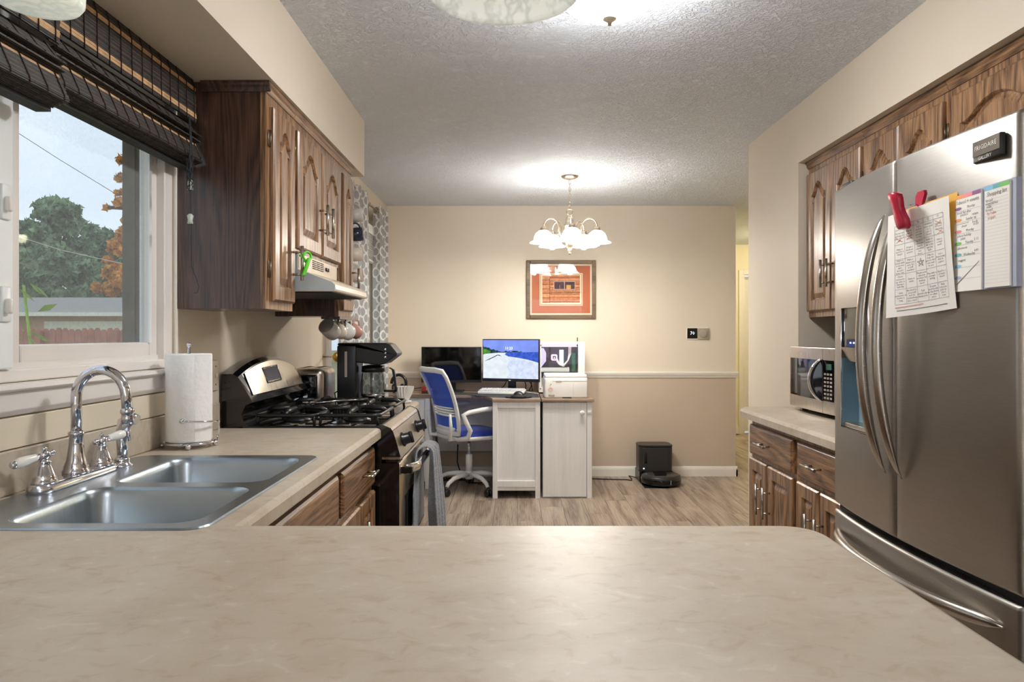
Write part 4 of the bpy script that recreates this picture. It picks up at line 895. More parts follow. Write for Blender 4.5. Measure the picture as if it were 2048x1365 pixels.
O('power_cord', B().tube([(-0.99, 3.632, 0.96), (-0.96, 3.60, 0.945), (-0.93, 3.60, 0.930), (-0.905, 3.62, 0.921), (-0.90, 3.66, 0.921), (-0.91, 3.70, 0.945), (-0.925, 3.74, 0.975), (-0.915, 3.78, 0.985), (-0.912, 3.80, 0.96), (-0.93, 3.86, 0.921)], 0.0032, 8), 'rubber', to)
cm = T('coffee_maker', 'black drip coffee maker with glass carafe', 'coffee maker', (-0.75, 3.78, CT))
cy0, cy1 = 3.70, 3.875
O('base', B().rbox(-0.905, -0.640, cy0, cy1, CT, CT + 0.032, 0.008, 2), 'black_plastic', cm)
O('tank', B().rbox(-0.905, -0.805, cy0, cy1, CT + 0.026, 1.222, 0.010, 3), 'black_plastic', cm)
hb = O('brew_head', B().loops([[(x, y, z) for x, z in [(-0.81, 1.135), (-0.69, 1.120), (-0.655, 1.128), (-0.600, 1.170), (-0.596, 1.182), (-0.632, 1.226), (-0.655, 1.234), (-0.90, 1.234), (-0.904, 1.222), (-0.81, 1.222)]] for y in (cy0 + 0.002, cy1 - 0.002)], cap0=True, cap1=True), 'black_plastic', cm, bev=0.006, seg=3)
O('control_face', B().loops([[(x, y, z) for x, z in [(-0.6535, 1.131), (-0.5985, 1.173), (-0.6345, 1.221), (-0.640, 1.216), (-0.606, 1.174), (-0.657, 1.135)]] for y in (cy0 + 0.012, cy1 - 0.012)], cap0=True, cap1=True), 'chrome', hb)
for k in range(3): O('button', B().rbox(-0.664 - 0.0, -0.652, cy0 - 0.0005, cy0 + 0.004, 1.155 + k * 0.02, 1.167 + k * 0.02, 0.002, 1), 'chrome', hb)
O('water_gauge', B().box(-0.864, -0.852, cy0 - 0.001, cy0 + 0.001, 1.06, 1.19), 'thermostat_grey', cm)
O('gauge_marks', B().box(-0.8585, -0.8575, cy0 - 0.0016, cy0 - 0.0009, 1.065, 1.185), 'black_plastic', cm)
O('warming_plate', B().cyl((-0.735, 3.787, CT + 0.0315), (-0.735, 3.787, CT + 0.037), 0.066), 'black_gloss', cm)
CC = (-0.735, 3.787)
cf = T('glass_carafe', 'glass coffee carafe with black handle on the warming plate', 'carafe', (CC[0], CC[1], CT + 0.038))
O('vessel', B().lathe([(0.055, 0.0), (0.062, 0.006), (0.066, 0.03), (0.066, 0.07), (0.060, 0.115), (0.054, 0.135)], (CC[0], CC[1], CT + 0.038), 30, caps=False), 'carafe_glass', cf)
O('foot_band', B().lathe([(0.0, 0.0), (0.057, 0.0), (0.0635, 0.006), (0.0645, 0.018), (0.060, 0.019)], (CC[0], CC[1], CT + 0.0372), 30), 'chrome', cf)
O('collar', B().lathe([(0.0555, 0.128), (0.061, 0.130), (0.058, 0.160), (0.030, 0.166), (0, 0.166)], (CC[0], CC[1], CT + 0.038), 30), 'black_plastic', cf)
hx = CC[0]
O('handle', B().loops([[(hx + u + du, CC[1] + dv, CT + 0.038 + z_ + dz_) for du, dv, dz_ in ((-0.006, -0.012, 0), (0.006, -0.012, 0), (0.006, 0.012, 0), (-0.006, 0.012, 0))] for u, z_ in ((0.055, 0.150), (0.085, 0.152), (0.104, 0.140), (0.112, 0.10), (0.118, 0.04), (0.116, 0.028))], cap0=True, cap1=True).box(hx + 0.058, hx + 0.122, CC[1] - 0.012, CC[1] + 0.012, CT + 0.062, CT + 0.074), 'black_plastic', cf, bev=0.003)
fs_ = T('coffee_filter_stack', 'fluted white paper coffee filters stacked beside the coffee maker', 'coffee filter', (-0.585, 3.84, CT))
def flt(r0, z0_): return [[(-0.583 + (r + (0.004 if k % 2 else -0.004) * (r > r0)) * math.cos(2 * PI * k / 40), 3.835 + (r + (0.004 if k % 2 else -0.004) * (r > r0)) * math.sin(2 * PI * k / 40), z0_ + z) for k in range(40)] for r, z in ((r0, 0.0), (r0 + 0.012, 0.03), (r0 + 0.024, 0.062))]
for k in range(4): O('filter', B().loops(flt(0.026, CT + 0.014 + 0.004 * k), cap0=True), 'paper_white', fs_)
O('dish', B().lathe([(0.0, 0.0), (0.034, 0.0), (0.042, 0.008), (0.040, 0.012), (0.0, 0.0125)], (-0.583, 3.835, CT), 24), 'white_plastic', fs_)
# ================================================================== mugs
def mug(label, loc, axis, mat, inner, r=0.037, h=0.078, hdir=(0, 0, 1), group=None):
    t = T('coffee_mug', label, 'mug', loc, group=group)
    A = axis_matrix(axis); C = Vector(loc)
    prof = [(0.0, 0.0), (r * 0.80, 0.0), (r * 0.92, 0.006), (r, 0.025), (r, h), (r - 0.003, h + 0.001), (r - 0.004, h - 0.002), (r - 0.004, 0.012), (0, 0.008)]
    b = B().lathe(prof[:5], loc, 26, axis); b2 = B().lathe(prof[4:], loc, 26, axis)
    O('cup', b, mat, t); O('lining', b2, inner, t)
    hd_ = Vector(hdir).normalized(); ax = Vector(axis).normalized(); hd_ = (hd_ - ax * hd_.dot(ax)).normalized()
    O('handle', B().tube([C + ax * (h / 2 + 0.024 * math.cos(a)) + hd_ * (r - 0.004 + 0.028 * math.sin(a)) for a in [PI * k / 12 for k in range(13)]], 0.0048, 8), mat, t)
    return t
G1 = 'mugs hanging under the wall cabinet'
rk = T('mug_rack', 'dark wooden peg rail under the narrow wall cabinet', 'rack', (-0.88, 3.65, 1.35))
O('rail', B().box(-0.93, -0.84, 3.495, 3.755, 1.352, 1.364), 'oak_side', rk)
mug('grey mug with open mouth showing, first under the cabinet', (-0.890, 3.60, 1.278), (-0.28, -0.80, 0.50), 'ceramic_grey', 'ceramic_grey', group=G1, r=0.042, h=0.085)
mug('patterned cream mug second in the row under the cabinet', (-0.868, 3.672, 1.282), (-0.45, -0.85, 0.42), 'ceramic_cream', 'ceramic_grey', group=G1)
mug('white mug third in the row under the cabinet', (-0.842, 3.742, 1.280), (-0.55, -0.80, 0.42), 'ceramic_white', 'ceramic_grey', group=G1, r=0.042)
mug('pink mug at the far end of the row under the cabinet', (-0.815, 3.808, 1.282), (-0.60, -0.78, 0.42), 'ceramic_pink', 'ceramic_pink', group=G1)
for k, (yy, xx) in enumerate(((3.56, -0.90), (3.635, -0.88), (3.70, -0.86), (3.745, -0.845))): O('peg', B().tube([(xx, yy, 1.353), (xx, yy, 1.338), (xx + 0.012, yy, 1.334)], 0.003, 6), 'nickel', rk)
G2 = 'mugs hanging on the cabinet end'
for lb_, zz, mt, inn in (('grey mug at the top of the cabinet end', 1.90, 'ceramic_grey', 'ceramic_white'), ('navy mug second from the top on the cabinet end', 1.80, 'ceramic_navy', 'ceramic_navy'),
                        ('flowered cream mug third on the cabinet end', 1.695, 'ceramic_cream', 'ceramic_white'), ('pale pink mug lowest on the cabinet end', 1.585, 'ceramic_cream', 'ceramic_pink')):
    mug(lb_, (-0.865, 3.808, zz), (0.93, 0.12, 0.1), mt, inn, r=0.036, h=0.070, hdir=(0, -0.35, 1), group=G2)
hr = T('mug_hook_strip', 'narrow hook strip on the end of the wall cabinet', 'rack', (-0.85, 3.757, 1.57))
O('strip', B().box(-0.858, -0.842, 3.7555, 3.766, 1.55, 2.0), 'oak_side', hr)
for zz in (1.64, 1.75, 1.855, 1.955): O('hook', B().tube([(-0.85, 3.766, zz), (-0.85, 3.785, zz), (-0.85, 3.79, zz + 0.008)], 0.003, 6), 'nickel', hr)
# ================================================================== woven blinds
def woven_blind(label, ya, yb, du, dz):
    t = T('woven_blind', label, 'blind', (-1.07, (ya + yb) / 2, 1.855 + dz), group='woven wood blinds over the sink')
    # profile of the folded shade: distance from the wall and height
    val = [(0.066 + du, SOF - 0.002), (0.074 + du, SOF - 0.03), (0.076 + du, 1.99 + dz)]
    low = [(0.048 + du, 1.992 + dz), (0.074 + du, 1.958 + dz), (0.092 + du, 1.946 + dz), (0.070 + du, 1.940 + dz), (0.090 + du, 1.928 + dz), (0.072 + du, 1.922 + dz), (0.096 + du, 1.868 + dz), (0.098 + du, 1.858 + dz), (0.06 + du, 1.846 + dz), (0.02 + du, 1.858 + dz)]
    def walk(poly, step):
        o = []; 
        for (a, c_) in zip(poly, poly[1:]):
            L = math.dist(a, c_); n = max(1, int(L / step))
            for k in range(n): f_ = k / n; o.append((a[0] + (c_[0] - a[0]) * f_, a[1] + (c_[1] - a[1]) * f_))
        return o
    D, D2, TN = B(), B(), B()
    for si, poly in enumerate((val, low)):
        pts_ = walk(poly, 0.0042)
        for k, (u, z) in enumerate(pts_):
            tgt = (D, D2)[(k * 7 + k // 3) % 2]
            if si == 0 and (6 <= k <= 8 or len(pts_) - 7 <= k <= len(pts_) - 4): tgt = TN
            if si == 1 and 30 <= k <= 31: tgt = TN
            jig = RND.uniform(-0.0007, 0.0007)
            tgt.box(XL + u - 0.0012 + jig, XL + u + 0.0012 + jig, ya + RND.uniform(0, 0.004), yb - RND.uniform(0, 0.004), z - 0.0018, z + 0.0018)
    O('dark_slats', D, 'bamboo_dark', t, kind='stuff'); O('brown_slats', D2, 'bamboo_dark2', t, kind='stuff'); O('tan_slats', TN, 'bamboo_tan', t, kind='stuff')
    th = B(); n = int((yb - ya) / 0.058)
    for k in range(n + 1):
        yy = ya + 0.02 + (yb - ya - 0.04) * k / n
        for poly in (val, low): th.tube([(XL + u + 0.0028, yy, z) for u, z in poly], 0.0016, 4)
    O('binding_threads', th, 'thread', t, kind='stuff')
    O('backing', B().loops([[(XL + u - 0.003, y, z) for u, z in val] for y in (ya, yb)], close=False).loops([[(XL + u - 0.003, y, z) for u, z in low[:-2]] for y in (ya, yb)], close=False), 'dark_void', t)
    O('head_rail', B().box(XL + 0.012 + du, XL + 0.055 + du, ya, yb, SOF - 0.028, SOF - 0.001), 'bamboo_dark', t)
    O('bottom_rail', B().box(XL + 0.02 + du, XL + 0.055 + du, ya, yb, 1.836 + dz, 1.852 + dz), 'black_matt', t)
    return t
bl1 = woven_blind('dark woven wood blind nearest the oak wall cabinet', 1.676, 2.452, 0.0, 0.0)
bl2 = woven_blind('dark woven wood blind hanging lower behind the small pendant', 0.98, 1.674, 0.026, -0.045)
cb = B(); cx, cy = XL + 0.103, 2.335
for k in range(3): cb.tube([(cx, cy + 0.004 * k, 1.98), (cx + 0.004, cy + 0.006 * k, 1.90), (cx + 0.004, cy - 0.004 + 0.005 * k, 1.80), (cx, cy + 0.005 * k, 1.74)], 0.0014, 5)
for k in range(10):
    a = k * 1.7; cb.tube([(cx + 0.003 + 0.010 * math.cos(a + q_ * 0.7), cy + 0.014 * math.sin(a + q_ * 0.6), 1.86 - 0.008 * k - 0.05 * math.sin(PI * q_ / 8)) for q_ in range(9)], 0.0013, 5)
cb.tube([(cx, cy + 0.012, 1.75), (cx, cy + 0.018, 1.6), (cx, cy + 0.016, 1.5), (cx + 0.004, cy + 0.045, 1.46), (cx + 0.006, cy + 0.060, 1.435), (cx + 0.005, cy + 0.052, 1.415), (cx + 0.002, cy + 0.03, 1.412)], 0.0012, 5)
O('pull_cord', cb, 'cord_dark', bl1)
for zz in (1.745, 1.635): O('tassel', B().lathe([(0.0, 0.0), (0.009, 0.0), (0.007, 0.012), (0.010, 0.026), (0.005, 0.032), (0, 0.033)], (cx, cy + 0.010, zz), 12), 'tassel', bl1)
# ================================================================== curtains, rod and raised blind
RODX, RODZ = -1.062, 2.236
rd = T('curtain_rod', 'brushed metal curtain rod over the dining window', 'curtain rod', (RODX, 5.1, RODZ))
O('rod', B().tube([(RODX, 4.32, RODZ), (RODX, 5.93, RODZ)], 0.0095, 12), 'lamp_nickel', rd)
for yy in (4.31, 5.935): O('finial', B().lathe([(0.009, 0), (0.016, 0.004), (0.016, 0.012), (0.011, 0.018), (0, 0.02)], (RODX, yy, RODZ), 14, (0, 1 if yy > 5 else -1, 0)), 'lamp_nickel', rd)
for yy in (4.40, 5.33, 5.88): O('bracket', B().tube([(RODX, yy, RODZ - 0.012), (-1.148, yy, RODZ - 0.012)], 0.006, 8).tube([(RODX, yy + 0.0, RODZ - 0.014), (RODX + 0.013, yy, RODZ), (RODX, yy, RODZ + 0.013)], 0.004, 6).box(-1.1495, -1.145, yy - 0.012, yy + 0.012, RODZ - 0.04, RODZ + 0.015), 'lamp_nickel', rd)
def curtain(label, ya, yb, waves, flare):
    t = T('trellis_curtain', label, 'curtain', (RODX, (ya + yb) / 2, 0.05), group='grey trellis curtains')
    wid = 1.25
    def f(u, v):
        z = 0.05 + v * (RODZ + 0.035 - 0.05)
        amp = 0.040 + 0.006 * (1 - v)
        y = ya + (yb - ya) * u + (1 - v) * flare * (u - 0.5)
        return (RODX + amp * math.sin(2 * PI * waves * u + 0.6) + 0.006 * math.sin(7 * u + 3 * v), y + 0.012 * math.sin(4 * PI * waves * u), z)
    o = O('fabric', B().grid(f, 84, 20, uvfn=lambda u, v: (u * (yb - ya) * 2.0 * 7.5, v * 2.2 * 6.2)), 'trellis', t)
    for k in range(int(waves * 2)):
        u = (k + 0.5 - 0.6 / PI) / (waves * 2); u = min(0.97, max(0.03, u)); p = f(u, 0.985)
        O('grommet', B().tube([(RODX + 0.021 * math.cos(a), p[1], RODZ + 0.021 * math.sin(a)) for a in [2 * PI * j / 16 for j in range(16)]], 0.005, 6, closed=True), 'lamp_nickel', t)
    return t
curtain('grey trellis curtain gathered beside the wall cabinets', 4.44, 5.18, 4, 0.06)
curtain('grey trellis curtain gathered near the dining corner', 5.60, 5.935, 3, 0.06)
hbk = T('curtain_holdback', 'round brass curtain holdback by the coffee maker', 'holdback', (-1.12, 4.36, 1.14))
O('stem', B().tube([(-1.148, 4.36, 1.144), (-1.05, 4.30, 1.144)], 0.005, 8).cyl((-1.149, 4.36, 1.144), (-1.144, 4.357, 1.144), 0.016), 'lamp_nickel', hbk)
O('knob', B().lathe([(0.012, -0.004), (0.027, 0.0), (0.030, 0.007), (0.022, 0.013), (0.010, 0.016), (0, 0.017)], (-1.048, 4.30, 1.144), 20, (0.45, -0.9, 0)), 'brass', hbk)
wb = T('window_blind', 'raised white slat blind above the dining window', 'blind', (-1.115, 5.2, 1.85))
O('valance', B().box(-1.128, -1.088, 4.47, 5.945, 2.045, 2.115), 'blind_white', wb, bev=0.004)
slb = [O('slat', B().box(-1.126, -1.094, 4.49, 5.935, 1.856 + 0.0, 1.8595), 'blind_white', wb)]
for k in range(1, 18):
    o = slb[0].copy(); COL.objects.link(o); o.parent = wb; o.location = (RND.uniform(-0.003, 0.003), 0, 0.0105 * k); o.rotation_euler = (RND.uniform(-0.003, 0.003), 0, 0)
O('bottom_rail', B().box(-1.128, -1.092, 4.49, 5.935, 1.836, 1.852), 'blind_white', wb, bev=0.003)
# ================================================================== refrigerator
FY0, FY1, FYM = 1.553, 2.456, 2.0045
def xf(y): return 1.084 - 0.031 * (1 - ((y - FYM) / 0.4515) ** 2)
fg = T('refrigerator', 'stainless french door refrigerator with bottom freezer drawer', 'refrigerator', (1.4, FYM, 0))
O('case', B().box(1.165, XR - 0.02, FY0 + 0.006, FY1 - 0.006, 0.04, 1.745), 'robot_dark', fg, bev=0.006)
O('gasket', B().box(1.150, 1.1655, FY0 + 0.02, FY1 - 0.02, 0.08, 1.74), 'rubber', fg)
for yy in (FY0 + 0.08, FY1 - 0.08): O('foot', B().cyl((1.25, yy, 0), (1.25, yy, 0.041), 0.025, n=12), 'rubber', fg)
def curved_door(name, ya, yb, za, zb, hole=None, parent=fg):
    ys_ = [ya, ya + 0.004, ya + 0.012] + [ya + 0.012 + (yb - ya - 0.024) * k / 18 for k in range(1, 18)] + [yb - 0.012, yb - 0.004, yb]
    zs_ = [za, za + 0.003, za + 0.010] + [zb - 0.010, zb - 0.003, zb]
    if hole:
        ys_ = sorted(set(ys_ + [hole[0], hole[1]])); zs_ = sorted(set(zs_ + [hole[2], hole[3]]))
    def rnd_(d): return 0.012 - math.sqrt(max(0, 0.012 ** 2 - (0.012 - min(0.012, d)) ** 2))
    def fx(y, z): return xf(y) + max(rnd_(min(y - ya, yb - y)), rnd_(min(z - za, zb - z)) * 0.8)
    b = B(); idx = {}; vs = []
    for j, z in enumerate(zs_):
        for i, y in enumerate(ys_): idx[(i, j)] = len(vs); vs.append((fx(y, z), y, z))
    fs = []
    for j in range(len(zs_) - 1):
        for i in range(len(ys_) - 1):
            if hole and ys_[i] >= hole[0] - 1e-6 and ys_[i + 1] <= hole[1] + 1e-6 and zs_[j] >= hole[2] - 1e-6 and zs_[j + 1] <= hole[3] + 1e-6: continue
            fs.append((idx[(i, j)], idx[(i + 1, j)], idx[(i + 1, j + 1)], idx[(i, j + 1)]))
    b.add(vs, fs, True)
    nI, nJ = len(ys_), len(zs_)
    per = [(i, 0) for i in range(nI)] + [(nI - 1, j) for j in range(1, nJ)] + [(i, nJ - 1) for i in range(nI - 2, -1, -1)] + [(0, j) for j in range(nJ - 2, 0, -1)]
    b.loops([[vs[idx[p]] for p in per], [(1.150, vs[idx[p]][1], vs[idx[p]][2]) for p in per]], cap1=True)
    if hole:
        ring_ = [(fx(y, z), y, z) for y, z in ((hole[0], hole[2]), (hole[1], hole[2]), (hole[1], hole[3]), (hole[0], hole[3]))]
        b.loops([ring_, [(1.135, p[1], p[2]) for p in ring_]])
    return O(name, b, 'steel_fridge', parent)
DSP = (2.172, 2.376, 0.976, 1.362)
dl = curved_door('door', FYM + 0.003, FY1, 0.712, 1.762, DSP)
drr = curved_door('door', FY0, FYM - 0.003, 0.712, 1.762)
dw = curved_door('freezer_drawer', FY0, FY1, 0.10, 0.690)
O('gap_shadow', B().box(1.10, 1.15, FY0 + 0.01, FY1 - 0.01, 0.688, 0.714), 'black_matt', fg)
O('hinge_cover', B().rbox(1.10, 1.22, FY1 - 0.09, FY1 - 0.02, 1.763, 1.782, 0.006, 2), 'robot_dark', fg)
O('toe_grille', B().box(1.14, 1.16, FY0 + 0.02, FY1 - 0.02, 0.02, 0.095), 'black_matt', fg)
# dispenser
h0, h1, h2, h3 = DSP
O('display', B().grid(lambda u, v: (xf(h0 + u * (h1 - h0)) + 0.003, h0 + 0.002 + u * (h1 - h0 - 0.004), 1.236 + v * (h3 - 0.002 - 1.236)), 8, 2), 'black_gloss', dl)
for k in range(3): O('indicator', B().box(1.058 + 0.0, 1.0605, 2.235 + k * 0.022, 2.241 + k * 0.022, 1.248, 1.253), 'lcd_text', dl)
O('spout_band', B().grid(lambda u, v: (xf(h0 + u * (h1 - h0)) - 0.004 - 0.010 * math.sin(PI * u) + 0.016 * (1 - v), h0 + 0.002 + u * (h1 - h0 - 0.004), 1.205 - 0.014 * math.sin(PI * u) * (1 - v) + v * 0.031), 12, 4), 'steel_small', dl)
O('recess', B().box(1.128, 1.134, h0 + 0.001, h1 - 0.001, h2 + 0.001, h3 - 0.02).box(1.075, 1.130, h0 + 0.001, h0 + 0.004, h2 + 0.002, 1.2).box(1.075, 1.130, h1 - 0.004, h1 - 0.001, h2 + 0.002, 1.2), 'dispenser_grey', dl)
O('paddle', B().rbox(1.112, 1.128, 2.235, 2.315, 1.06, 1.19, 0.004, 2), 'dispenser_grey', dl)
O('drip_tray', B().prism([(1.068, h0 + 0.004), (1.130, h0 + 0.004), (1.130, h1 - 0.004), (1.078, h1 - 0.004)], 'xy', h2 + 0.002, h2 + 0.016), 'steel_small', dl, bev=0.002)
O('bezel', B().tube([(xf(y) - 0.001, y, z) for y, z in ((h0, h2), (h1, h2), (h1, h3), (h0, h3))], 0.0022, 6, closed=True), 'chrome', dl)
# bowed handles
def vhandle(y, parent):
    Ls = []
    for k in range(29):
        t = k / 28; s = 2 * t - 1; z = 0.885 + t * 0.735
        bow = 0.070 * (1 - s * s) ** 0.8; th_ = 0.0155 * (1 - abs(s) ** 6) + 0.0015; wd = 0.0165 * (1 - abs(s) ** 8) + 0.002
        Ls.append([(xf(y) - 0.004 - bow + th_ * math.cos(a) * 0.8, y + wd * math.sin(a), z) for a in [2 * PI * j / 14 for j in range(14)]])
    O('handle', B().loops(Ls, smooth=True, cap0=True, cap1=True), 'nickel', parent)
vhandle(FYM + 0.043, dl); vhandle(FYM - 0.043, drr)
Ls = []
for k in range(33):
    t = k / 32; s = 2 * t - 1; y = FY0 + 0.04 + t * (FY1 - FY0 - 0.09)
    bow = 0.062 * (1 - abs(s) ** 2.6); th_ = 0.013 * (1 - abs(s) ** 10) + 0.003; wd = 0.0155 * (1 - abs(s) ** 14) + 0.002
    Ls.append([(xf(y) - 0.003 - bow + th_ * math.cos(a), y, 0.632 + wd * math.sin(a)) for a in [2 * PI * j / 14 for j in range(14)]])
O('handle', B().loops(Ls, smooth=True, cap0=True, cap1=True), 'nickel', dw)
# badge
bd = O('badge', B().rbox(xf(1.635) - 0.009, xf(1.635) + 0.004, 1.587, 1.683, 1.672, 1.722, 0.003, 2), 'robot_dark', drr)
O('badge_plate', B().box(xf(1.635) - 0.0105, xf(1.635) - 0.0092, 1.589, 1.681, 1.686, 1.720), 'nickel', bd)
def on_left(x, yc, zc): return lambda u, v: (x, yc - u, zc + v)
O('badge_letters', text_b('FRIGIDAIRE', 0.0150, on_left(xf(1.635) - 0.0112, 1.635, 1.703)), 'white_plastic', bd, recalc=False)
O('badge_letters', text_b('GALLERY', 0.0115, on_left(xf(1.635) - 0.0096, 1.640, 1.679)), 'white_plastic', bd, recalc=False)
# ---- papers on the door
CELLS = [['Throw out\ngarbage at\nyour school\ncafe', 'Pick up\ntrash in\nyour class\nroom', "Tell a\nteacher\nyou are\ngrateful\nfor her", 'Hold the\ndoor open\nfor a\nschool\nfriend', 'Say hello\nto some\none new'],
         ['Make a\ncard for a\nfriend', 'Draw a\nkindness\npicture', 'Say hi to\nsomeone\nthat is\nclassified\nbus\ndriver', 'Smile at\nsomeone\nfor a day\nand say\nhello', 'Give a\ncompli\nment'],
         ["Share a\nsnack with\nsomeone\nwho\ndoesn't\nhave one", 'Make a\nthank you\nnote for\na staff\nmember', '', 'Offer to\nhelp the\nperson who\nsits next\nto you', 'Let a\nfriend play\nfirst in\na game'],
         ['Cheer\nsomeone\nup who is\nhaving a\nbad day', 'Share a\nsmile', 'Thank your\ncafeteria\nworkers for\nmaking\nlunch', 'Play with a\nyounger\nsibling', 'Read to a\nyounger\nfriend'],
         ['Give\nsomeone at\nhome a\nhug', 'Be kind to\nyourself\nand do\nsomething\nyou enjoy', 'Tell\nsomebody a\nfunny joke', 'Donate\nused books\nto the home\nor other\nplace', 'Help\nsomeone\npick up\nif in a\nrow']]
PW, PH = 0.205, 0.272
def sheet(u, v, lift=0.0):
    # u 0 at the far (handle) edge, 1 near the planner; v 0 bottom, 1 top
    far = Vector((1.000, 1.938, 1.592)); near = Vector((1.050, 1.751, 1.612))
    p = far + (near - far) * u
    p.z -= (1 - v) * PH; p.x += 0.012 * math.sin(PI * u) * (1 - v) - 0.014 * (1 - v) * (1 - u) + 0.010 * (1 - v) ** 2 * u
    p.y += (-0.016) * (1 - v)
    p.x -= lift; return (p.x, p.y, p.z)
pp = T('bingo_sheet', 'white kindness bingo sheet with a printed grid clipped on the refrigerator', 'paper', (1.02, 1.83, 1.33))
O('sheet', B().grid(lambda u, v: sheet(u, v), 14, 12), 'paper_white', pp)
gl = B()
def line(b, a, c, wd=0.0005, n=10, L=0.0006):
    du, dv = c[0] - a[0], c[1] - a[1]; ln = math.hypot(du * PW, dv * PH); ou, ov = -dv * PH / ln * wd / PW, du * PW / ln * wd / PH
    b.grid(lambda s, w_: sheet(a[0] + du * s + ou * (w_ - 0.5) * 2, a[1] + dv * s + ov * (w_ - 0.5) * 2, L), n, 1, False)
gx0, gx1, gy0, gy1 = 0.12, 0.90, 0.115, 0.875
for k in range(6): line(gl, (gx0 + (gx1 - gx0) * k / 5, gy0), (gx0 + (gx1 - gx0) * k / 5, gy1))
vrow = [gy1] + [0.835 - (0.835 - gy0) * k / 5 for k in range(6)]
for v_ in vrow: line(gl, (gx0, v_), (gx1, v_))
O('grid_lines', gl, 'ink_line', pp)
tb = B()
for r_ in range(5):
    for c_ in range(5):
        uc = gx0 + (gx1 - gx0) * (c_ + 0.5) / 5; vc = (vrow[r_ + 1] + vrow[r_ + 2]) / 2
        if CELLS[r_][c_]: tb.merge(text_b(CELLS[r_][c_], 0.0066, lambda a, d_: sheet(uc + a / PW, vc + d_ / PH, 0.0007)))
for c_, ch in enumerate('BINGO'):
    uc = gx0 + (gx1 - gx0) * (c_ + 0.5) / 5; tb.merge(text_b(ch, 0.009, lambda a, d_: sheet(uc + a / PW, 0.855 + d_ / PH, 0.0007)))
line(tb, (0.14, 0.055), (0.86, 0.055), 0.0007)
O('print', tb, 'ink', pp, recalc=False)
sc = B(); ucs = (gx0 + gx1) / 2; vcs = (vrow[3] + vrow[4]) / 2
for k in range(5):
    a = PI / 2 + 2 * PI * k / 5; a2 = a + 4 * PI / 5
    line(sc, (ucs + 0.011 * math.cos(a) / PW, vcs + 0.011 * math.sin(a) / PH), (ucs + 0.011 * math.cos(a2) / PW, vcs + 0.011 * math.sin(a2) / PH), 0.0005, 3, 0.0008)
O('star_mark', sc, 'ink', pp)
rm = B()
for (u_, v_) in ((0.17, 0.74), (0.33, 0.75), (0.80, 0.80), (0.82, 0.72)):
    line(rm, (u_ - 0.03, v_ + 0.02), (u_ + 0.08, v_ - 0.03), 0.0006, 4, 0.0009); line(rm, (u_ - 0.02, v_ - 0.03), (u_ + 0.07, v_ + 0.01), 0.0006, 4, 0.0009)
line(rm, (0.12, 0.085), (0.5, 0.092), 0.0008, 4, 0.0009)
O('red_pen_marks', rm, 'ink_red', pp)
yp = O('yellow_sheet', B().grid(lambda u, v: (lambda p: (p[0] + 0.012 + 0.008 * u * (1 - v), p[1] - 0.010 - 0.004 * u, p[2] + 0.007))(sheet(u, v)), 12, 10), 'paper_yellow', None, 'yellow sheet clipped behind the bingo sheet', 'paper')
# red magnetic clip
cl = T('magnet_clip', 'crimson magnetic clip holding the bingo sheet', 'clip', (1.02, 1.86, 1.60))
O('front_lever', B().merge(B().loops([[(x * w_, y_, z) for x, y_ in ((-1, -0.005), (-0.6, -0.009), (0.6, -0.009), (1, -0.005), (1, 0.004), (-1, 0.004))] for z, w_ in ((-0.046, 0.012), (-0.040, 0.021), (-0.022, 0.023), (-0.005, 0.017), (0.010, 0.015), (0.030, 0.021), (0.042, 0.021), (0.048, 0.012))], smooth=True, cap0=True, cap1=True),
  lambda p: (0.998 + 1.5 * p[1] - 0.22 * (p[2] + 0.02), 1.866 - p[0] + 0.10 * p[2], 1.594 + p[2])), 'clip_red', cl)
O('rear_lever', B().merge(B().loops([[(x * w_, y_, z) for x, y_ in ((-1, -0.004), (1, -0.004), (1, 0.004), (-1, 0.004))] for z, w_ in ((-0.025, 0.014), (-0.01, 0.018), (0.02, 0.016), (0.04, 0.020), (0.050, 0.014))], smooth=False, cap0=True, cap1=True),
  lambda p: (1.034 + p[1] + 0.10 * p[2], 1.852 - p[0] - 0.12 * p[2], 1.592 + p[2])), 'clip_red', cl)
O('magnet', B().cyl((1.034, 1.852, 1.592), (1.0545, 1.852, 1.592), 0.014), 'black_matt', cl)
O('spring', B().tube([(1.012, 1.858, 1.606), (1.016, 1.845, 1.610), (1.03, 1.848, 1.606)], 0.002, 6), 'chrome', cl)
# weekly planner pad
pl = T('planner_pad', 'two column weekly planner pad with handwriting beside the bingo sheet', 'notepad', (1.06, 1.645, 1.378))
Y0_, Y1_, Z0_, Z1_ = 1.538, 1.752, 1.379, 1.612
def pad(u, v, off): y = Y1_ - u * (Y1_ - Y0_); return (xf(1.645) - 0.006 - off + 0.010 * (u - 0.5) * 0, y, Z0_ + v * (Z1_ - Z0_))
def solid(b, u0, u1, v0, v1, o0, o1):
    p = [pad(u0, v0, o0), pad(u1, v0, o0), pad(u1, v1, o0), pad(u0, v1, o0), pad(u0, v0, o1), pad(u1, v0, o1), pad(u1, v1, o1), pad(u0, v1, o1)]
    return b.add(p, [(0, 3, 2, 1), (4, 5, 6, 7), (0, 1, 5, 4), (1, 2, 6, 5), (2, 3, 7, 6), (3, 0, 4, 7)])
O('backing', solid(B(), 0, 1, 0, 1, -0.012, 0.001), 'paper_grey', pl)
pads = [O('week_pad', solid(B(), 0.0, 0.485, 0.0, 0.985, 0.001, 0.005), 'paper_white', pl), O('list_pad', solid(B(), 0.545, 0.93, 0.012, 0.985, 0.001, 0.005), 'paper_white', pl)]
def flat(b, u0, v0, u1, v1, off=0.0054): return b.add([pad(u0, v0, off), pad(u1, v0, off), pad(u1, v1, off), pad(u0, v1, off)], [(0, 1, 2, 3)])
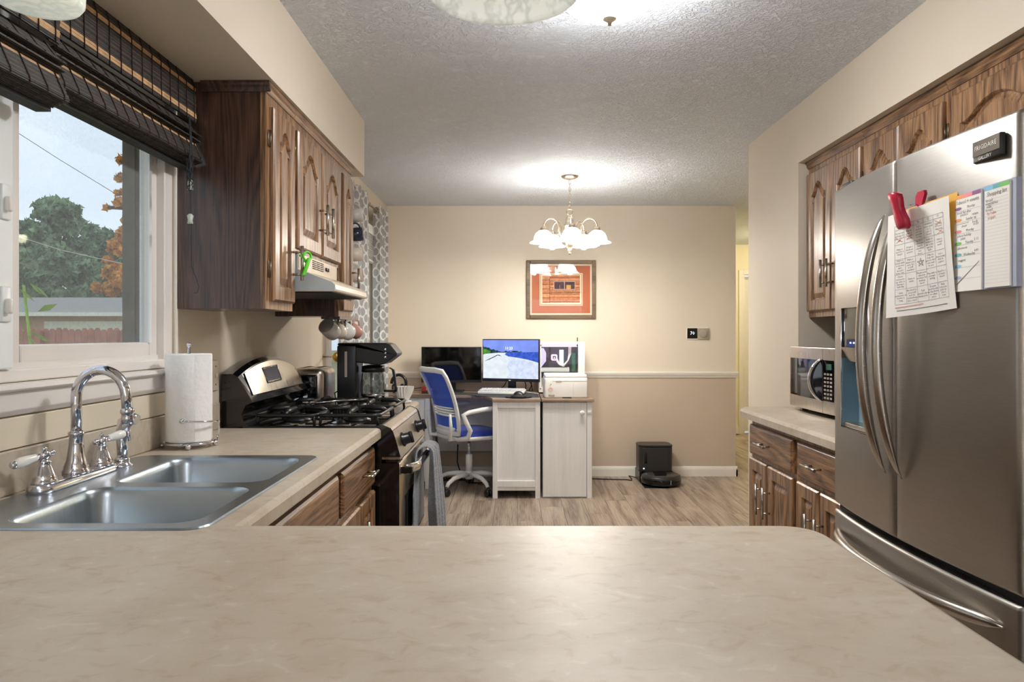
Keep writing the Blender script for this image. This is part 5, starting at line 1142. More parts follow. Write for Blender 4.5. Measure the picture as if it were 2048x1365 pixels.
for i, (m_, u0, u1) in enumerate((('hl_orange', 0, 0.17), ('hl_pink', 0.17, 0.34), ('hl_purple', 0.34, 0.485), ('hl_blue', 0.545, 0.68), ('hl_teal', 0.68, 0.78), ('hl_green', 0.78, 0.93))):
    O('color_header', flat(B(), u0, 0.945, u1, 0.985), m_, pads[i // 3])
lb = B()
for k in range(7): flat(lb, 0.01, 0.815 - k * 0.115, 0.475, 0.8175 - k * 0.115)
O('rule_lines', lb, 'ink_line', pads[0])
lb = B()
for k in range(27): flat(lb, 0.555, 0.885 - k * 0.032, 0.92, 0.8865 - k * 0.032)
O('rule_lines', lb, 'ink_line', pads[1])
tbm = B()
for (u, v, s, t_) in ((0.26, 0.905, 0.013, 'School + events'), (0.32, 0.845, 0.009, 'Monday'), (0.20, 0.80, 0.009, 'book fair after'), (0.20, 0.775, 0.009, 'practice'), (0.29, 0.725, 0.009, 'Sunday'), (0.39, 0.72, 0.009, 'return\nlib\nbook'), (0.2, 0.66, 0.009, 'cheer'), (0.30, 0.61, 0.009, 'Monday'), (0.40, 0.655, 0.009, '10:30'),
                     (0.2, 0.565, 0.009, 'school holiday'), (0.18, 0.535, 0.009, 'pizza'), (0.29, 0.49, 0.009, 'Tuesday'), (0.41, 0.505, 0.009, '5:15'), (0.17, 0.44, 0.009, 'afternoon'), (0.29, 0.37, 0.009, 'Wednesday'), (0.41, 0.395, 0.009, '6:00'), (0.16, 0.315, 0.009, 'nuggets'),
                     (0.74, 0.905, 0.013, 'Shopping list'), (0.62, 0.845, 0.010, 'bread'), (0.66, 0.815, 0.010, 'vegetables'), (0.62, 0.785, 0.010, 'milk'), (0.62, 0.755, 0.010, 'bread')):
    tbm.merge(text_b(t_, s, lambda a, d_: pad(u + a / 0.214, v + d_ / 0.233, 0.0056)))
flat(tbm, 0.06, 0.685, 0.28, 0.688, 0.0056)
tbm.add([pad(0.06, 0.075, 0.0056), pad(0.066, 0.070, 0.0056), pad(0.46, 0.282, 0.0056), pad(0.455, 0.285, 0.0056)], [(0, 1, 2, 3)])
O('handwriting', tbm, 'ink', pads[0], kind='stuff', recalc=False)
O('handwriting', text_b('lip balm\nyogurt', 0.010, lambda a, d_: pad(0.66 + a / 0.214, 0.70 + d_ / 0.233, 0.0056)), 'ink_red', pads[1], kind='stuff', recalc=False)
for v_, m_ in ((0.845, 'hl_purple'), (0.728, 'hl_orange'), (0.612, 'hl_pink'), (0.49, 'hl_green'), (0.375, 'hl_teal'), (0.258, 'hl_blue'), (0.14, 'paper_grey')):
    O('highlighter_mark', B().fill([[(0.09 + 0.065 * math.cos(2 * PI * k / 14), v_ + 0.016 * math.sin(2 * PI * k / 14)) for k in range(14)]], fn=lambda a, d_: pad(a, d_, 0.0055)), m_, pads[0])
# ================================================================== microwave
mw = T('microwave', 'stainless microwave with mirrored door on the side counter', 'microwave', (1.5, 3.285, CT))
MX, MY0, MY1, MZ0, MZ1 = 1.345, 3.025, 3.535, 0.936, 1.219
O('case', B().box(MX + 0.022, 1.70, MY0 + 0.004, MY1 - 0.004, MZ0 + 0.004, MZ1 - 0.004), 'robot_dark', mw, bev=0.006)
for xx in (1.40, 1.66):
    for yy in (MY0 + 0.05, MY1 - 0.05): O('foot', B().cyl((xx, yy, CT), (xx, yy, MZ0 + 0.006), 0.014, n=10), 'rubber', mw)
def bowx(y): return MX - 0.010 * (1 - ((y - (MY0 + MY1) / 2) / 0.255) ** 2)
def strip_y(ya, yb, za, zb, off, mat, nm, par):
    return O(nm, B().loops([[(bowx(ya + (yb - ya) * k / 10) - off, ya + (yb - ya) * k / 10, za), (bowx(ya + (yb - ya) * k / 10) - off, ya + (yb - ya) * k / 10, zb), (MX + 0.021, ya + (yb - ya) * k / 10, zb), (MX + 0.021, ya + (yb - ya) * k / 10, za)] for k in range(11)], cap0=True, cap1=True), mat, par, bev=0.002)
md_ = strip_y(MY0 + 0.118, MY1, MZ0, MZ1, 0.0, 'steel_small', 'door', mw)
pn = strip_y(MY0, MY0 + 0.116, MZ0, MZ1, 0.0, 'steel_small', 'control_panel', mw)
O('door_glass', B().grid(lambda u, v: (bowx(MY0 + 0.12 + u * 0.375) - 0.0015, MY0 + 0.12 + u * 0.375, MZ0 + 0.055 + v * 0.175), 10, 1), 'black_gloss', md_)
O('keypad', B().grid(lambda u, v: (bowx(MY0 + 0.02 + u * 0.094) - 0.0015, MY0 + 0.02 + u * 0.094, MZ0 + 0.055 + v * 0.175), 6, 1), 'black_gloss', pn)
kb = B()
for r_ in range(7):
    for c_ in range(3): y_ = MY0 + 0.032 + c_ * 0.026; kb.box(bowx(y_) - 0.0028, bowx(y_) - 0.001, y_, y_ + 0.018, MZ0 + 0.064 + r_ * 0.017, MZ0 + 0.073 + r_ * 0.017)
O('keys', kb, 'thermostat_grey', pn)
O('clock_display', B().box(bowx(3.09) - 0.0026, bowx(3.09), MY0 + 0.034, MY0 + 0.10, MZ0 + 0.190, MZ0 + 0.215), 'pcb_green', pn)
hp = []
for k in range(21): t = k / 20; s = 2 * t - 1; hp.append((bowx(MY0 + 0.135) - 0.002 - 0.040 * (1 - s * s) ** 0.7, MY0 + 0.128 + 0.030 * (1 - s * s), MZ0 + 0.052 + t * 0.182))
O('handle', B().loops([[(p[0] + 0.006 * math.cos(a), p[1] + 0.013 * math.sin(a), p[2]) for a in [2 * PI * j / 12 for j in range(12)]] for p in hp], smooth=True, cap0=True, cap1=True), 'chrome', md_)
O('handle_grip', B().loops([[(p[0] + 0.009 + 0.005 * math.cos(a), p[1] - 0.002 + 0.012 * math.sin(a), p[2]) for a in [2 * PI * j / 10 for j in range(10)]] for p in hp], smooth=True, cap0=True, cap1=True), 'black_plastic', md_)
uc = T('under_cabinet_shade', 'black slab for the shade under the cabinet above the microwave', 'light', (1.62, 3.2, 1.33))
O('housing', B().rbox(1.56, 1.72, 3.1, 3.5, 1.345, 1.3625, 0.005, 2), 'black_matt', uc)  # black slab put in as the shade under the cabinet
O('cable', B().tube([(1.56, 3.36, 1.355), (1.52, 3.30, 1.342), (1.515, 3.2, 1.340), (1.53, 3.12, 1.352)], 0.0028, 6), 'white_plastic', uc)
# ================================================================== lights
def chandelier():
    cx, cy = 0.408, 5.31
    t = T('chandelier', 'brushed nickel chandelier with five lit bell shades', 'chandelier', (cx, cy, 1.86))
    O('canopy', B().lathe([(0.0, H - 0.028), (0.014, H - 0.028), (0.05, H - 0.018), (0.064, H - 0.006), (0.064, H)], (cx, cy, 0), 28), 'lamp_nickel', t)
    zc = H - 0.03; k = 0
    while zc > 2.20:
        a = PI / 2 * (k % 2); b = B().tube([(cx + 0.007 * math.cos(q) * math.cos(a), cy + 0.007 * math.cos(q) * math.sin(a), zc - 0.016 + 0.017 * math.sin(q)) for q in [2 * PI * j / 12 for j in range(12)]], 0.0021, 6, closed=True)
        O('chain_link', b, 'lamp_nickel', t); zc -= 0.0265; k += 1
    O('top_ring', B().tube([(cx + 0.022 * math.cos(q), cy, 2.175 + 0.022 * math.sin(q)) for q in [2 * PI * j / 18 for j in range(18)]], 0.003, 6, closed=True), 'lamp_nickel', t)
    O('column', B().lathe([(0.004, 2.153), (0.012, 2.148), (0.028, 2.130), (0.032, 2.085), (0.042, 2.082), (0.044, 2.075), (0.035, 2.068), (0.035, 2.01), (0.028, 1.985), (0.030, 1.95), (0.026, 1.925), (0.012, 1.905), (0.016, 1.895), (0.006, 1.885), (0.010, 1.875), (0.006, 1.865), (0.0, 1.862)], (cx, cy, 0), 24), 'lamp_nickel', t)
    for i in range(5):
        a = math.radians(-72 + 72 * i - 18); u = Vector((math.cos(a), math.sin(a), 0)); c = Vector((cx, cy, 0))
        pts_ = [c + u * 0.035 + Vector((0, 0, 2.005)), c + u * 0.07 + Vector((0, 0, 2.0)), c + u * 0.085 + Vector((0, 0, 2.03))]
        for j in range(13):
            q = PI - PI * j / 12; pts_.append(c + u * (0.145 + 0.058 * math.cos(q)) + Vector((0, 0, 2.06 + 0.062 * math.sin(q))))
        am = O('arm', B().tube(pts_, 0.0052, 8), 'lamp_nickel', t)
        O('scroll', B().tube([c + u * (0.085 + (0.020 - 0.0012 * j) * math.cos(0.55 * j)) + Vector((0, 0, 1.995 + (0.020 - 0.0012 * j) * math.sin(0.55 * j))) for j in range(15)], 0.0036, 6), 'lamp_nickel', am)
        s = c + u * 0.203
        fi = O('fitter', B().lathe([(0.006, 2.062), (0.020, 2.056), (0.026, 2.038), (0.026, 2.018), (0.0, 2.018)], s, 20), 'lamp_nickel', am)
        O('shade', B().lathe([(0.024, 2.030), (0.034, 2.028), (0.056, 2.010), (0.068, 1.985), (0.073, 1.962), (0.078, 1.955), (0.100, 1.944), (0.101, 1.941), (0.078, 1.951), (0.070, 1.962), (0.064, 1.985), (0.052, 2.006), (0.024, 2.022)], s, 30, caps=False), 'shade_lit', am)
        O('rim_line', B().tube([(s.x + 0.0775 * math.cos(q), s.y + 0.0775 * math.sin(q), 1.957) for q in [2 * PI * j / 30 for j in range(30)]], 0.0012, 5, closed=True), 'lamp_nickel', am)
        O('bulb', B().lathe([(0.0, -0.034), (0.016, -0.030), (0.027, -0.016), (0.029, 0.0), (0.024, 0.02), (0.014, 0.045), (0.012, 0.06)], (s.x, s.y, 1.952), 18), 'bulb_warm', fi)
    return t
chandelier()
def dome(name, label, c, r, mat, dep=0.105):
    t = T(name, label, 'ceiling light', (c[0], c[1], H - dep - 0.03))
    O('base', B().lathe([(r * 0.8, H), (r * 0.82, H - 0.012), (r * 0.7, H - 0.02), (0, H - 0.02)], (c[0], c[1], 0), 32), 'lamp_nickel', t)
    O('baffle_band', B().lathe([(r * 1.03, H), (r * 1.04, H - 0.030), (r * 1.02, H - 0.048), (r * 0.99, H - 0.048)], (c[0], c[1], 0), 40, caps=False), 'lamp_nickel', t)  # added band that keeps bowl light off the nearby ceiling
    n = 12; pf = [(r * math.cos(PI / 2 * k / n) ** 0.8 if k < n else 0.0, H - 0.022 - dep * math.sin(PI / 2 * k / n)) for k in range(n + 1)]
    O('bowl', B().lathe([(r * 0.96, H - 0.016)] + pf, (c[0], c[1], 0), 40), mat, t)
    O('finial', B().lathe([(0.014, H - 0.021 - dep), (0.024, H - 0.024 - dep), (0.022, H - 0.031 - dep), (0.008, H - 0.040 - dep), (0.006, H - 0.050 - dep), (0, H - 0.051 - dep)], (c[0], c[1], 0), 20), 'lamp_nickel', t)
dome('flush_ceiling_light', 'glowing white dome ceiling light with a metal finial', (0.312, 2.365), 0.165, 'dome_lit')
dome('flush_ceiling_light', 'unseen dome light added in the room behind the viewpoint', (0.1, -1.6), 0.172, 'dome_lit')  # added out of view to help light the room
dome('flush_ceiling_light', 'unseen yellow dome light added in the hall', (3.12, 8.2), 0.14, 'hall_dome')  # out of sight, added to light the hall
def pendant(label, c, zr_, r, hgt, mat, top, lit=None, bulb_z=0.05):
    t = T('pendant_light', label, 'pendant light', (c[0], c[1], zr_))
    n = 10; pf = [(r * (1 - (k / n) ** 2.0 * 0.80), hgt * (k / n)) for k in range(n + 1)]
    outer = [(q, zr_ + z) for q, z in pf]; inner = [(max(0.012, q - 0.005), zr_ + z - (0.0 if k == 0 else 0.004)) for k, (q, z) in enumerate(pf)]
    O('glass_shade', B().lathe(inner[::-1] + [(r + 0.001, zr_ - 0.003)] + outer, (c[0], c[1], 0), 48, caps=False), mat, t)
    O('socket', B().lathe([(0.0, zr_ + bulb_z + 0.035), (0.022, zr_ + bulb_z + 0.035), (0.024, zr_ + hgt + 0.002), (r * 0.24, zr_ + hgt + 0.004), (r * 0.20, zr_ + hgt + 0.03), (0.008, zr_ + hgt + 0.05)], (c[0], c[1], 0), 24), 'lamp_nickel', t)
    O('stem', B().cyl((c[0], c[1], zr_ + hgt + 0.04), (c[0], c[1], top - 0.015), 0.006, n=10), 'lamp_nickel', t)
    O('canopy', B().lathe([(0.055, top), (0.055, top - 0.01), (0.03, top - 0.02), (0, top - 0.021)], (c[0], c[1], 0), 24), 'lamp_nickel', t)
    if lit: O('bulb', B().sphere((c[0], c[1], zr_ + bulb_z), 0.026, 14), lit, t)
pendant('marbled white glass pendant over the peninsula', (-0.021, 1.45), 1.963, 0.152, 0.13, 'alabaster', H)
mpd = T('pendant_light', 'small pale closed glass pendant hanging by the sink blinds', 'pendant light', (-0.953, 1.45, 1.934))
O('glass_shade', B().lathe([(0.0, 1.934), (0.060, 1.934), (0.076, 1.938), (0.083, 1.948), (0.084, 1.965), (0.082, 2.04), (0.074, 2.062), (0.05, 2.072), (0.0, 2.072)], (-0.953, 1.45, 0), 44), 'alabaster_mini', mpd)
O('fitter', B().lathe([(0.04, 2.070), (0.042, 2.085), (0.020, 2.095), (0.012, 2.12), (0.05, 2.128), (0.05, SOF)], (-0.953, 1.45, 0), 28), 'lamp_nickel', mpd)
# ================================================================== desk corner
DT = 0.776
dk = T('corner_desk', 'white corner desk with grey wood top against the end wall', 'desk', (-0.45, 6.2, 0))
cur = [(-0.168, 5.625)] + [(-0.17 - 0.23 * (1 - math.cos(a)), 5.63 + 0.34 * math.sin(a)) for a in [PI / 2 * k / 8 for k in range(9)]]
outl = [(0.208, YB - 0.03), (-1.128, YB - 0.03), (-1.128, 5.975)] + [(-0.46, 5.975)] + cur[::-1] + [(0.208, 5.625)]
O('desk_top', B().prism(outl, 'xy', DT - 0.022, DT), 'desk_top', dk, bev=0.003)
O('end_panel', B().box(-0.145, 0.19, 5.652, 5.664, 0.06, DT - 0.023), 'desk_white', dk)
for xa in (-0.166, 0.166): O('end_stile', B().box(xa, xa + 0.038, 5.638, 5.672, 0, DT - 0.0225), 'desk_white', dk, bev=0.002)
for za, zb_ in ((0.09, 0.138), (DT - 0.07, DT - 0.0225)): O('end_rail', B().box(-0.128, 0.166, 5.64, 5.670, za, zb_), 'desk_white', dk, bev=0.002)
O('side_panel', B().box(-0.160, -0.145, 5.672, 6.48, 0.03, DT - 0.023), 'desk_white', dk)
O('modesty_panel', B().box(-0.68, -0.16, 6.46, 6.475, 0.24, DT - 0.023), 'desk_white', dk)
O('drawer_case', B().box(-1.12, -0.735, 6.0, 6.50, 0.06, DT - 0.023), 'desk_white', dk)
O('case_post', B().box(-0.735, -0.695, 5.985, 6.025, 0, DT - 0.0225).box(-0.732, -0.70, 6.025, 6.50, 0.03, DT - 0.0225), 'desk_white', dk, bev=0.002)
for za, zb_ in ((0.475, 0.735), (0.20, 0.465)): O('drawer', B().box(-1.115, -0.740, 5.986, 5.999, za, zb_), 'desk_white', dk, bev=0.003)
sc_ = T('storage_cabinet', 'white storage cabinet with a knobbed door below the printer', 'cabinet', (0.42, 6.0, 0))
O('cabinet_top', B().box(0.214, 0.622, 5.622, YB - 0.03, DT - 0.021, DT), 'desk_top', sc_, bev=0.003)
O('body', B().box(0.224, 0.61, 5.672, YB - 0.035, 0.0, DT - 0.022), 'desk_white', sc_)
dd = O('door', B().box(0.226, 0.566, 5.652, 5.671, 0.012, DT - 0.026), 'desk_white', sc_, bev=0.002)
O('corner_post', B().box(0.569, 0.606, 5.645, 5.6715, 0, DT - 0.0225), 'desk_white', sc_, bev=0.002)
O('knob', B().lathe([(0.006, 0), (0.006, 0.012), (0.019, 0.018), (0.020, 0.026), (0.014, 0.032), (0, 0.033)], (0.530, 5.652, 0.668), 20, (0, -1, 0)), 'white_plastic', dd)
O('child_lock', B().rbox(0.572, 0.600, 5.638, 5.646, 0.660, 0.682, 0.003, 2), 'white_plastic', sc_)
# ---- monitors
def monitor(name, label, c, yaw, w_, h_, zb_, stand_h, face, extra=None):
    t = T(name, label, 'monitor', (c[0], c[1], DT + 0.001), yaw)
    zz = zb_ - DT
    O('housing', B().rbox(-w_ / 2, w_ / 2, -0.012, 0.022, zz, zz + h_, 0.004, 2), 'black_plastic', t, w=False)
    O('bezel', B().box(-w_ / 2 + 0.002, w_ / 2 - 0.002, -0.0145, -0.0115, zz + 0.002, zz + 0.020), 'black_plastic', t, w=False)
    O('stand_neck', B().rbox(-0.035, 0.035, 0.022, 0.045, 0.01, zz + h_ * 0.5, 0.006, 2), 'black_plastic', t, w=False)
    O('stand_base', B().rbox(-0.11, 0.11, -0.06, 0.10, 0.0, 0.012, 0.005, 2), 'black_plastic', t, w=False)
    if face: face(t, w_, h_, zz)
    return t
def black_face(t, w_, h_, zz): O('screen', B().box(-w_ / 2 + 0.006, w_ / 2 - 0.006, -0.0128, -0.0118, zz + 0.022, zz + h_ - 0.006), 'black_gloss', t, w=False)
def beach_face(t, w_, h_, zz):
    sw_, sh_ = w_ - 0.014, h_ - 0.034; x0_, z0_ = -sw_ / 2, zz + 0.026
    def pt_(off): return lambda u, v: (x0_ + u * sw_, -0.0122 - off, z0_ + v * sh_)
    b = B(); r = random.Random(3)
    b.mat(0).fill([[(0, 0.66), (1, 0.66), (1, 1), (0, 1)]], fn=pt_(0))
    b.mat(1).fill([[(0.35, 0.60), (1, 0.36), (1, 0.697), (0.70, 0.685), (0.45, 0.67)]], fn=pt_(0.0003))
    b.mat(2).fill([[(0, 0), (1, 0), (1, 0.42), (0.92, 0.455), (0.8, 0.50), (0.62, 0.545), (0.46, 0.575), (0.40, 0.62), (0.42, 0.665), (0.3, 0.675), (0, 0.63)]], fn=pt_(0.0006))
    b.mat(3).fill([[(0.43, 0.0), (1, 0.0), (1, 0.40), (0.9, 0.43), (0.78, 0.475), (0.6, 0.525), (0.45, 0.545), (0.47, 0.45), (0.44, 0.30), (0.50, 0.15)]], fn=pt_(0.0008))
    ed = [(0, 0.84)]
    for k in range(1, 30): u = k / 30 * 0.72; ed.append((u, 0.68 + max(0.015, 0.17 * (1 - u / 0.36)) * r.uniform(0.75, 1.15) + (0.03 * r.random() if u > 0.4 else 0)))
    b.mat(4).fill([[(0, 0.64), (0.3, 0.67), (0.72, 0.687)] + ed[::-1]], fn=pt_(0.0010))
    b.mat(5).fill([[(0, 0.62), (0.13, 0.66), (0.14, 0.70), (0.08, 0.745), (0.0, 0.775)]], fn=pt_(0.0012))
    b.mat(4).fill([[(0.02, 0.44), (0.12, 0.49), (0.2, 0.545), (0.27, 0.60), (0.34, 0.575), (0.30, 0.615), (0.26, 0.615), (0.16, 0.54), (0.1, 0.50)]], fn=pt_(0.0012))
    tx = text_b('11:23', 0.045, pt_(0.0015)); tx = text_b('11:23', 0.105, lambda a, d_: pt_(0.0014)(0.475 + a * 0.62, 0.785 + d_ * 0.95))
    b.mat(6).merge(tx)
    O('screen', b, ['scr_sky', 'scr_sea', 'scr_sand', 'scr_foam', 'scr_tree', 'scr_green', 'scr_white'], t, w=False, recalc=False)
    O('maker_mark', B().box(-0.012, 0.004, -0.0155, -0.0145, zz + 0.008, zz + 0.014), 'white_plastic', t, w=False)
monitor('computer_monitor', 'black switched off monitor behind the blue chair', (P(903, 6.36), 6.36), 0.0, 0.525, 0.312, 0.857, 0.3, black_face)
monitor('computer_monitor', 'lit monitor showing a tropical beach and the time', (-0.027, 6.19), -math.radians(20), 0.515, 0.363, 0.875, 0.3, beach_face)
# ---- computer tower
pc = T('computer_tower', 'white computer tower with glass side and glowing parts', 'computer', (0.405, 6.27, DT))
px0, px1, py0, py1, pz0, pz1 = 0.212, 0.600, 6.15, 6.40, DT + 0.012, 1.218
O('chassis', B().box(px0, px1, py0 + 0.19, py1, pz0, pz1).box(px0, px1, py0 + 0.004, py0 + 0.19, pz0, pz0 + 0.012).box(px0, px1, py0 + 0.004, py0 + 0.19, pz1 - 0.012, pz1).box(px0, px0 + 0.01, py0 + 0.004, py0 + 0.19, pz0 + 0.012, pz1 - 0.012).box(px1 - 0.04, px1, py0 + 0.004, py0 + 0.19, pz0 + 0.012, pz1 - 0.012), 'white_plastic', pc)
O('side_frame', frame_y(B(), py0, py0 + 0.004, px0, px1, pz0, pz1, 0.02).box(px1 - 0.055, px1 - 0.02, py0, py0 + 0.004, pz0 + 0.02, pz1 - 0.02).box(px0 + 0.02, px1 - 0.055, py0, py0 + 0.004, pz0 + 0.02, pz0 + 0.045), 'white_plastic', pc)
O('side_glass', B().box(px0 + 0.02, px1 - 0.055, py0 + 0.001, py0 + 0.003, pz0 + 0.045, pz1 - 0.02), 'thin_glass', pc)
for xx in (px0 + 0.012, px1 - 0.065):
    for zz in (pz0 + 0.03, pz1 - 0.032): O('thumb_screw', B().cyl((xx, py0 - 0.004, zz), (xx, py0, zz), 0.005, n=10), 'black_plastic', pc)
for xx in (px0 + 0.03, px1 - 0.03):
    for yy in (py0 + 0.03, py1 - 0.03): O('foot', B().cyl((xx, yy, DT), (xx, yy, pz0), 0.012, n=10), 'rubber', pc)
mb = O('motherboard', B().box(px0 + 0.012, px1 - 0.045, py0 + 0.180, py0 + 0.188, 0.90, 1.19), 'pcb', pc)
O('radiator', B().box(px0 + 0.03, px1 - 0.06, py0 + 0.05, py0 + 0.17, 1.172, 1.203), 'led_pink', pc)
O('front_fan', B().prism([(0.225, 1.16), (0.255, 1.16), (0.275, 1.12), (0.275, 1.05), (0.235, 1.0), (0.225, 1.0)], 'xz', py0 + 0.06, py0 + 0.17), 'led_lav', pc)
O('pump_block', B().rbox(0.322, 0.376, py0 + 0.12, py0 + 0.178, 1.052, 1.106, 0.012, 3), 'led_pink', pc)
O('pump_face', B().rbox(0.336, 0.362, py0 + 0.115, py0 + 0.122, 1.066, 1.092, 0.004, 2), 'black_plastic', pc)
O('pump_emblem', B().prism([(0.341, 1.071), (0.357, 1.071), (0.350, 1.086)], 'xz', py0 + 0.1135, py0 + 0.115), 'led_white', pc)
for k in range(2): O('memory_stick', B().box(0.396 + k * 0.018, 0.410 + k * 0.018, py0 + 0.11, py0 + 0.179, 1.02, 1.145), 'led_white', pc)
for k in range(2): O('coolant_tube', B().tube([(0.370, py0 + 0.13, 1.07 - 0.02 * k), (0.392, py0 + 0.10, 1.02), (0.425, py0 + 0.085, 1.012 - 0.008 * k), (0.465, py0 + 0.09, 1.055), (0.487 - 0.012 * k, py0 + 0.10, 1.11), (0.488 - 0.012 * k, py0 + 0.11, 1.172)], 0.0062, 8), 'white_plastic', pc)
O('graphics_card', B().rbox(px0 + 0.014, 0.475, py0 + 0.07, py0 + 0.178, 0.955, 0.995, 0.004, 2), 'white_grey_plastic', pc)
O('card_edge', B().box(px0 + 0.014, 0.47, py0 + 0.066, py0 + 0.07, 0.942, 0.954).box(px0 + 0.014, 0.46, py0 + 0.068, py0 + 0.07, 0.996, 1.002), 'black_plastic', pc)
O('riser_bracket', B().box(0.50, 0.53, py0 + 0.10, py0 + 0.179, 0.96, 1.12), 'pcb_green', pc)
O('antenna', B().cyl((0.557, 6.37, 1.218), (0.557, 6.37, 1.252), 0.004, n=8), 'black_plastic', pc)
# ---- printer
pr = T('printer', 'compact white printer on the storage cabinet', 'printer', (0.41, 5.86, DT))
O('body', B().rbox(0.240, 0.578, 5.69, 6.02, DT + 0.001, 0.940, 0.014, 3), 'white_plastic', pr)
O('scanner_lid', B().rbox(0.244, 0.574, 5.694, 6.016, 0.932, 0.962, 0.010, 3), 'white_plastic', pr)
O('lid_notch', B().box(0.328, 0.372, 5.686, 5.6905, 0.908, 0.914), 'thermostat_grey', pr)
O('power_button', B().rbox(0.270, 0.318, 5.686, 5.6915, 0.792, 0.808, 0.004, 2), 'thermostat_grey', pr)
O('output_slot', B().box(0.378, 0.452, 5.687, 5.6905, DT + 0.001, 0.784), 'dark_void', pr)
O('seam', B().box(0.303, 0.304, 5.6885, 5.6905, 0.912, 0.936).box(0.303, 0.575, 5.6885, 5.6905, 0.9115, 0.9125).box(0.466, 0.467, 5.6885, 5.6905, 0.80, 0.895), 'thermostat_grey', pr)
O('round_sticker', B().tube([(0.288 + 0.017 * math.cos(q), 5.688, 0.846 + 0.014 * math.sin(q)) for q in [2 * PI * j / 18 for j in range(18)]], 0.0009, 4, closed=True).merge(text_b('HI', 0.016, lambda a, d_: (0.288 + a, 5.6882, 0.846 + d_))), 'ink_red', pr, recalc=False)
O('leaf_sticker', B().tube([(0.284, 5.688, 0.880), (0.288, 5.688, 0.887), (0.294, 5.688, 0.892)], 0.0016, 4), 'leaf_green', pr)
# ---- keyboard, mouse, pads
kbd = T('keyboard', 'white keyboard on the dark desk mat', 'keyboard', (P(1004, 6.09), 6.085, DT + 0.003), -math.radians(13))
O('case', B().merge(B().rbox(-0.195, 0.195, -0.066, 0.066, 0.0, 0.024, 0.006, 2), lambda p: (p[0], p[1], p[2] + 0.12 * (p[1] + 0.066))), 'white_plastic', kbd, w=False)
ks = B()
for r_ in range(5):
    x_ = -0.186
    for c_ in range(15):
        wk = 0.0225
        ks.box(x_, x_ + wk, -0.060 + r_ * 0.0242, -0.060 + r_ * 0.0242 + 0.021, 0.0245 + 0.0029 * r_, 0.034 + 0.0029 * r_); x_ += 0.0249
O('keys', ks, 'white_grey_plastic', kbd, w=False, bev=0.002)
O('cable', B().tube([(0.15, 0.066, 0.02), (0.2, 0.10, 0.01), (0.27, 0.09, 0.004), (0.30, 0.06, 0.004)], 0.003, 6), 'white_plastic', kbd, w=False)
O('desk_mat', B().prism([(-0.62, 6.05), (-0.38, 5.99), (-0.18, 5.80), (0.0, 5.72), (0.20, 5.78), (0.20, 6.12), (-0.62, 6.30)], 'xy', DT, DT + 0.003), 'mat_charcoal', None, 'charcoal desk mat under the white keyboard', 'desk mat')
ms = T('computer_mouse', 'dark computer mouse near the desk edge', 'mouse', (P(1037, 5.80), 5.80, DT + 0.012))
mx, my = P(1037, 5.80), 5.80
O('shell', B().grid(lambda u, v: (mx + 0.046 * (u - 0.5) * 2 * (1 - 0.25 * abs(2 * v - 1) ** 3), my + 0.036 * (v - 0.5) * 2, DT + 0.012 + 0.038 * max(0, (1 - (2 * u - 1) ** 2)) ** 0.6 * max(0, (1 - (2 * v - 1) ** 2)) ** 0.5), 12, 12), 'black_plastic', ms)
O('sole', B().prism([(mx + 0.046 * math.cos(q), my + 0.036 * math.sin(q)) for q in [2 * PI * k / 20 for k in range(20)]], 'xy', DT + 0.0095, DT + 0.0125), 'black_plastic', ms)
mp_ = T('mouse_pad', 'black mouse pad with wrist rest at the desk edge', 'mouse pad', (0.03, 5.74, DT + 0.003))
O('pad', B().prism([(0.035 + 0.105 * math.cos(q), 5.765 + 0.085 * math.sin(q)) for q in [2 * PI * k / 28 for k in range(28)]], 'xy', DT + 0.0032, DT + 0.009), 'black_matt', mp_)
O('wrist_rest', B().loops([[(0.035 + 0.062 * s * math.cos(q), 5.685 + 0.028 * s * math.sin(q), DT + 0.004 + z) for q in [2 * PI * k / 24 for k in range(24)]] for s, z in ((1, 0), (1, 0.012), (0.8, 0.020), (0.3, 0.022))], smooth=True, cap0=True, cap1=True), 'black_matt', mp_)
# ---- small things on the desk
rb = T('red_box', 'small red and black box under the dark monitor', 'box', (P(862, 6.2), 6.2, DT))
bx0 = P(844, 6.17); O('lower', B().box(bx0, bx0 + 0.155, 6.14, 6.24, DT, DT + 0.022), 'box_dark', rb)
rl = O('lid', B().box(bx0 - 0.001, bx0 + 0.156, 6.139, 6.241, DT + 0.022, DT + 0.058), 'box_red', rb)
O('lettering', text_b('Nerds', 0.03, lambda a, d_: (bx0 + 0.07 + a, 6.1385, DT + 0.040 + d_)), 'paper_white', rl, recalc=False) if False else O('light_marks', B().box(bx0 + 0.04, bx0 + 0.10, 6.1382, 6.139, DT + 0.034, DT + 0.044), 'paper_white', rl)
hp_ = T('headset', 'black headset lying at the corner of the desk', 'headset', (-0.985, 6.2, DT))
O('band', B().tube([(-0.985 + 0.062 * math.cos(q), 6.2, DT + 0.082 + 0.075 * math.sin(q)) for q in [math.radians(-70 + 250 * k / 20) for k in range(21)]], [0.013] * 21, 10), 'black_plastic', hp_)
for q in (-62, 230):
    c = Vector((-0.985 + 0.062 * math.cos(math.radians(q)), 6.2, DT + 0.084 + 0.066 * math.sin(math.radians(q))))
    O('ear_cup', B().lathe([(0.0, -0.016), (0.030, -0.016), (0.040, -0.006), (0.040, 0.008), (0.030, 0.016), (0, 0.016)], (c.x, c.y, DT + 0.041), 20, (1, 0.4, 0)), 'black_matt', hp_)
O('thin_cord', B().tube([(-0.94, 6.19, DT + 0.004), (-0.90, 6.18, DT + 0.012), (-0.85, 6.19, DT + 0.04), (-0.80, 6.2, DT + 0.046), (bx0 + 0.02, 6.2, DT + 0.0605)], 0.003, 6), 'rubber', None, 'thin black cord running from headset to red box', 'cord')
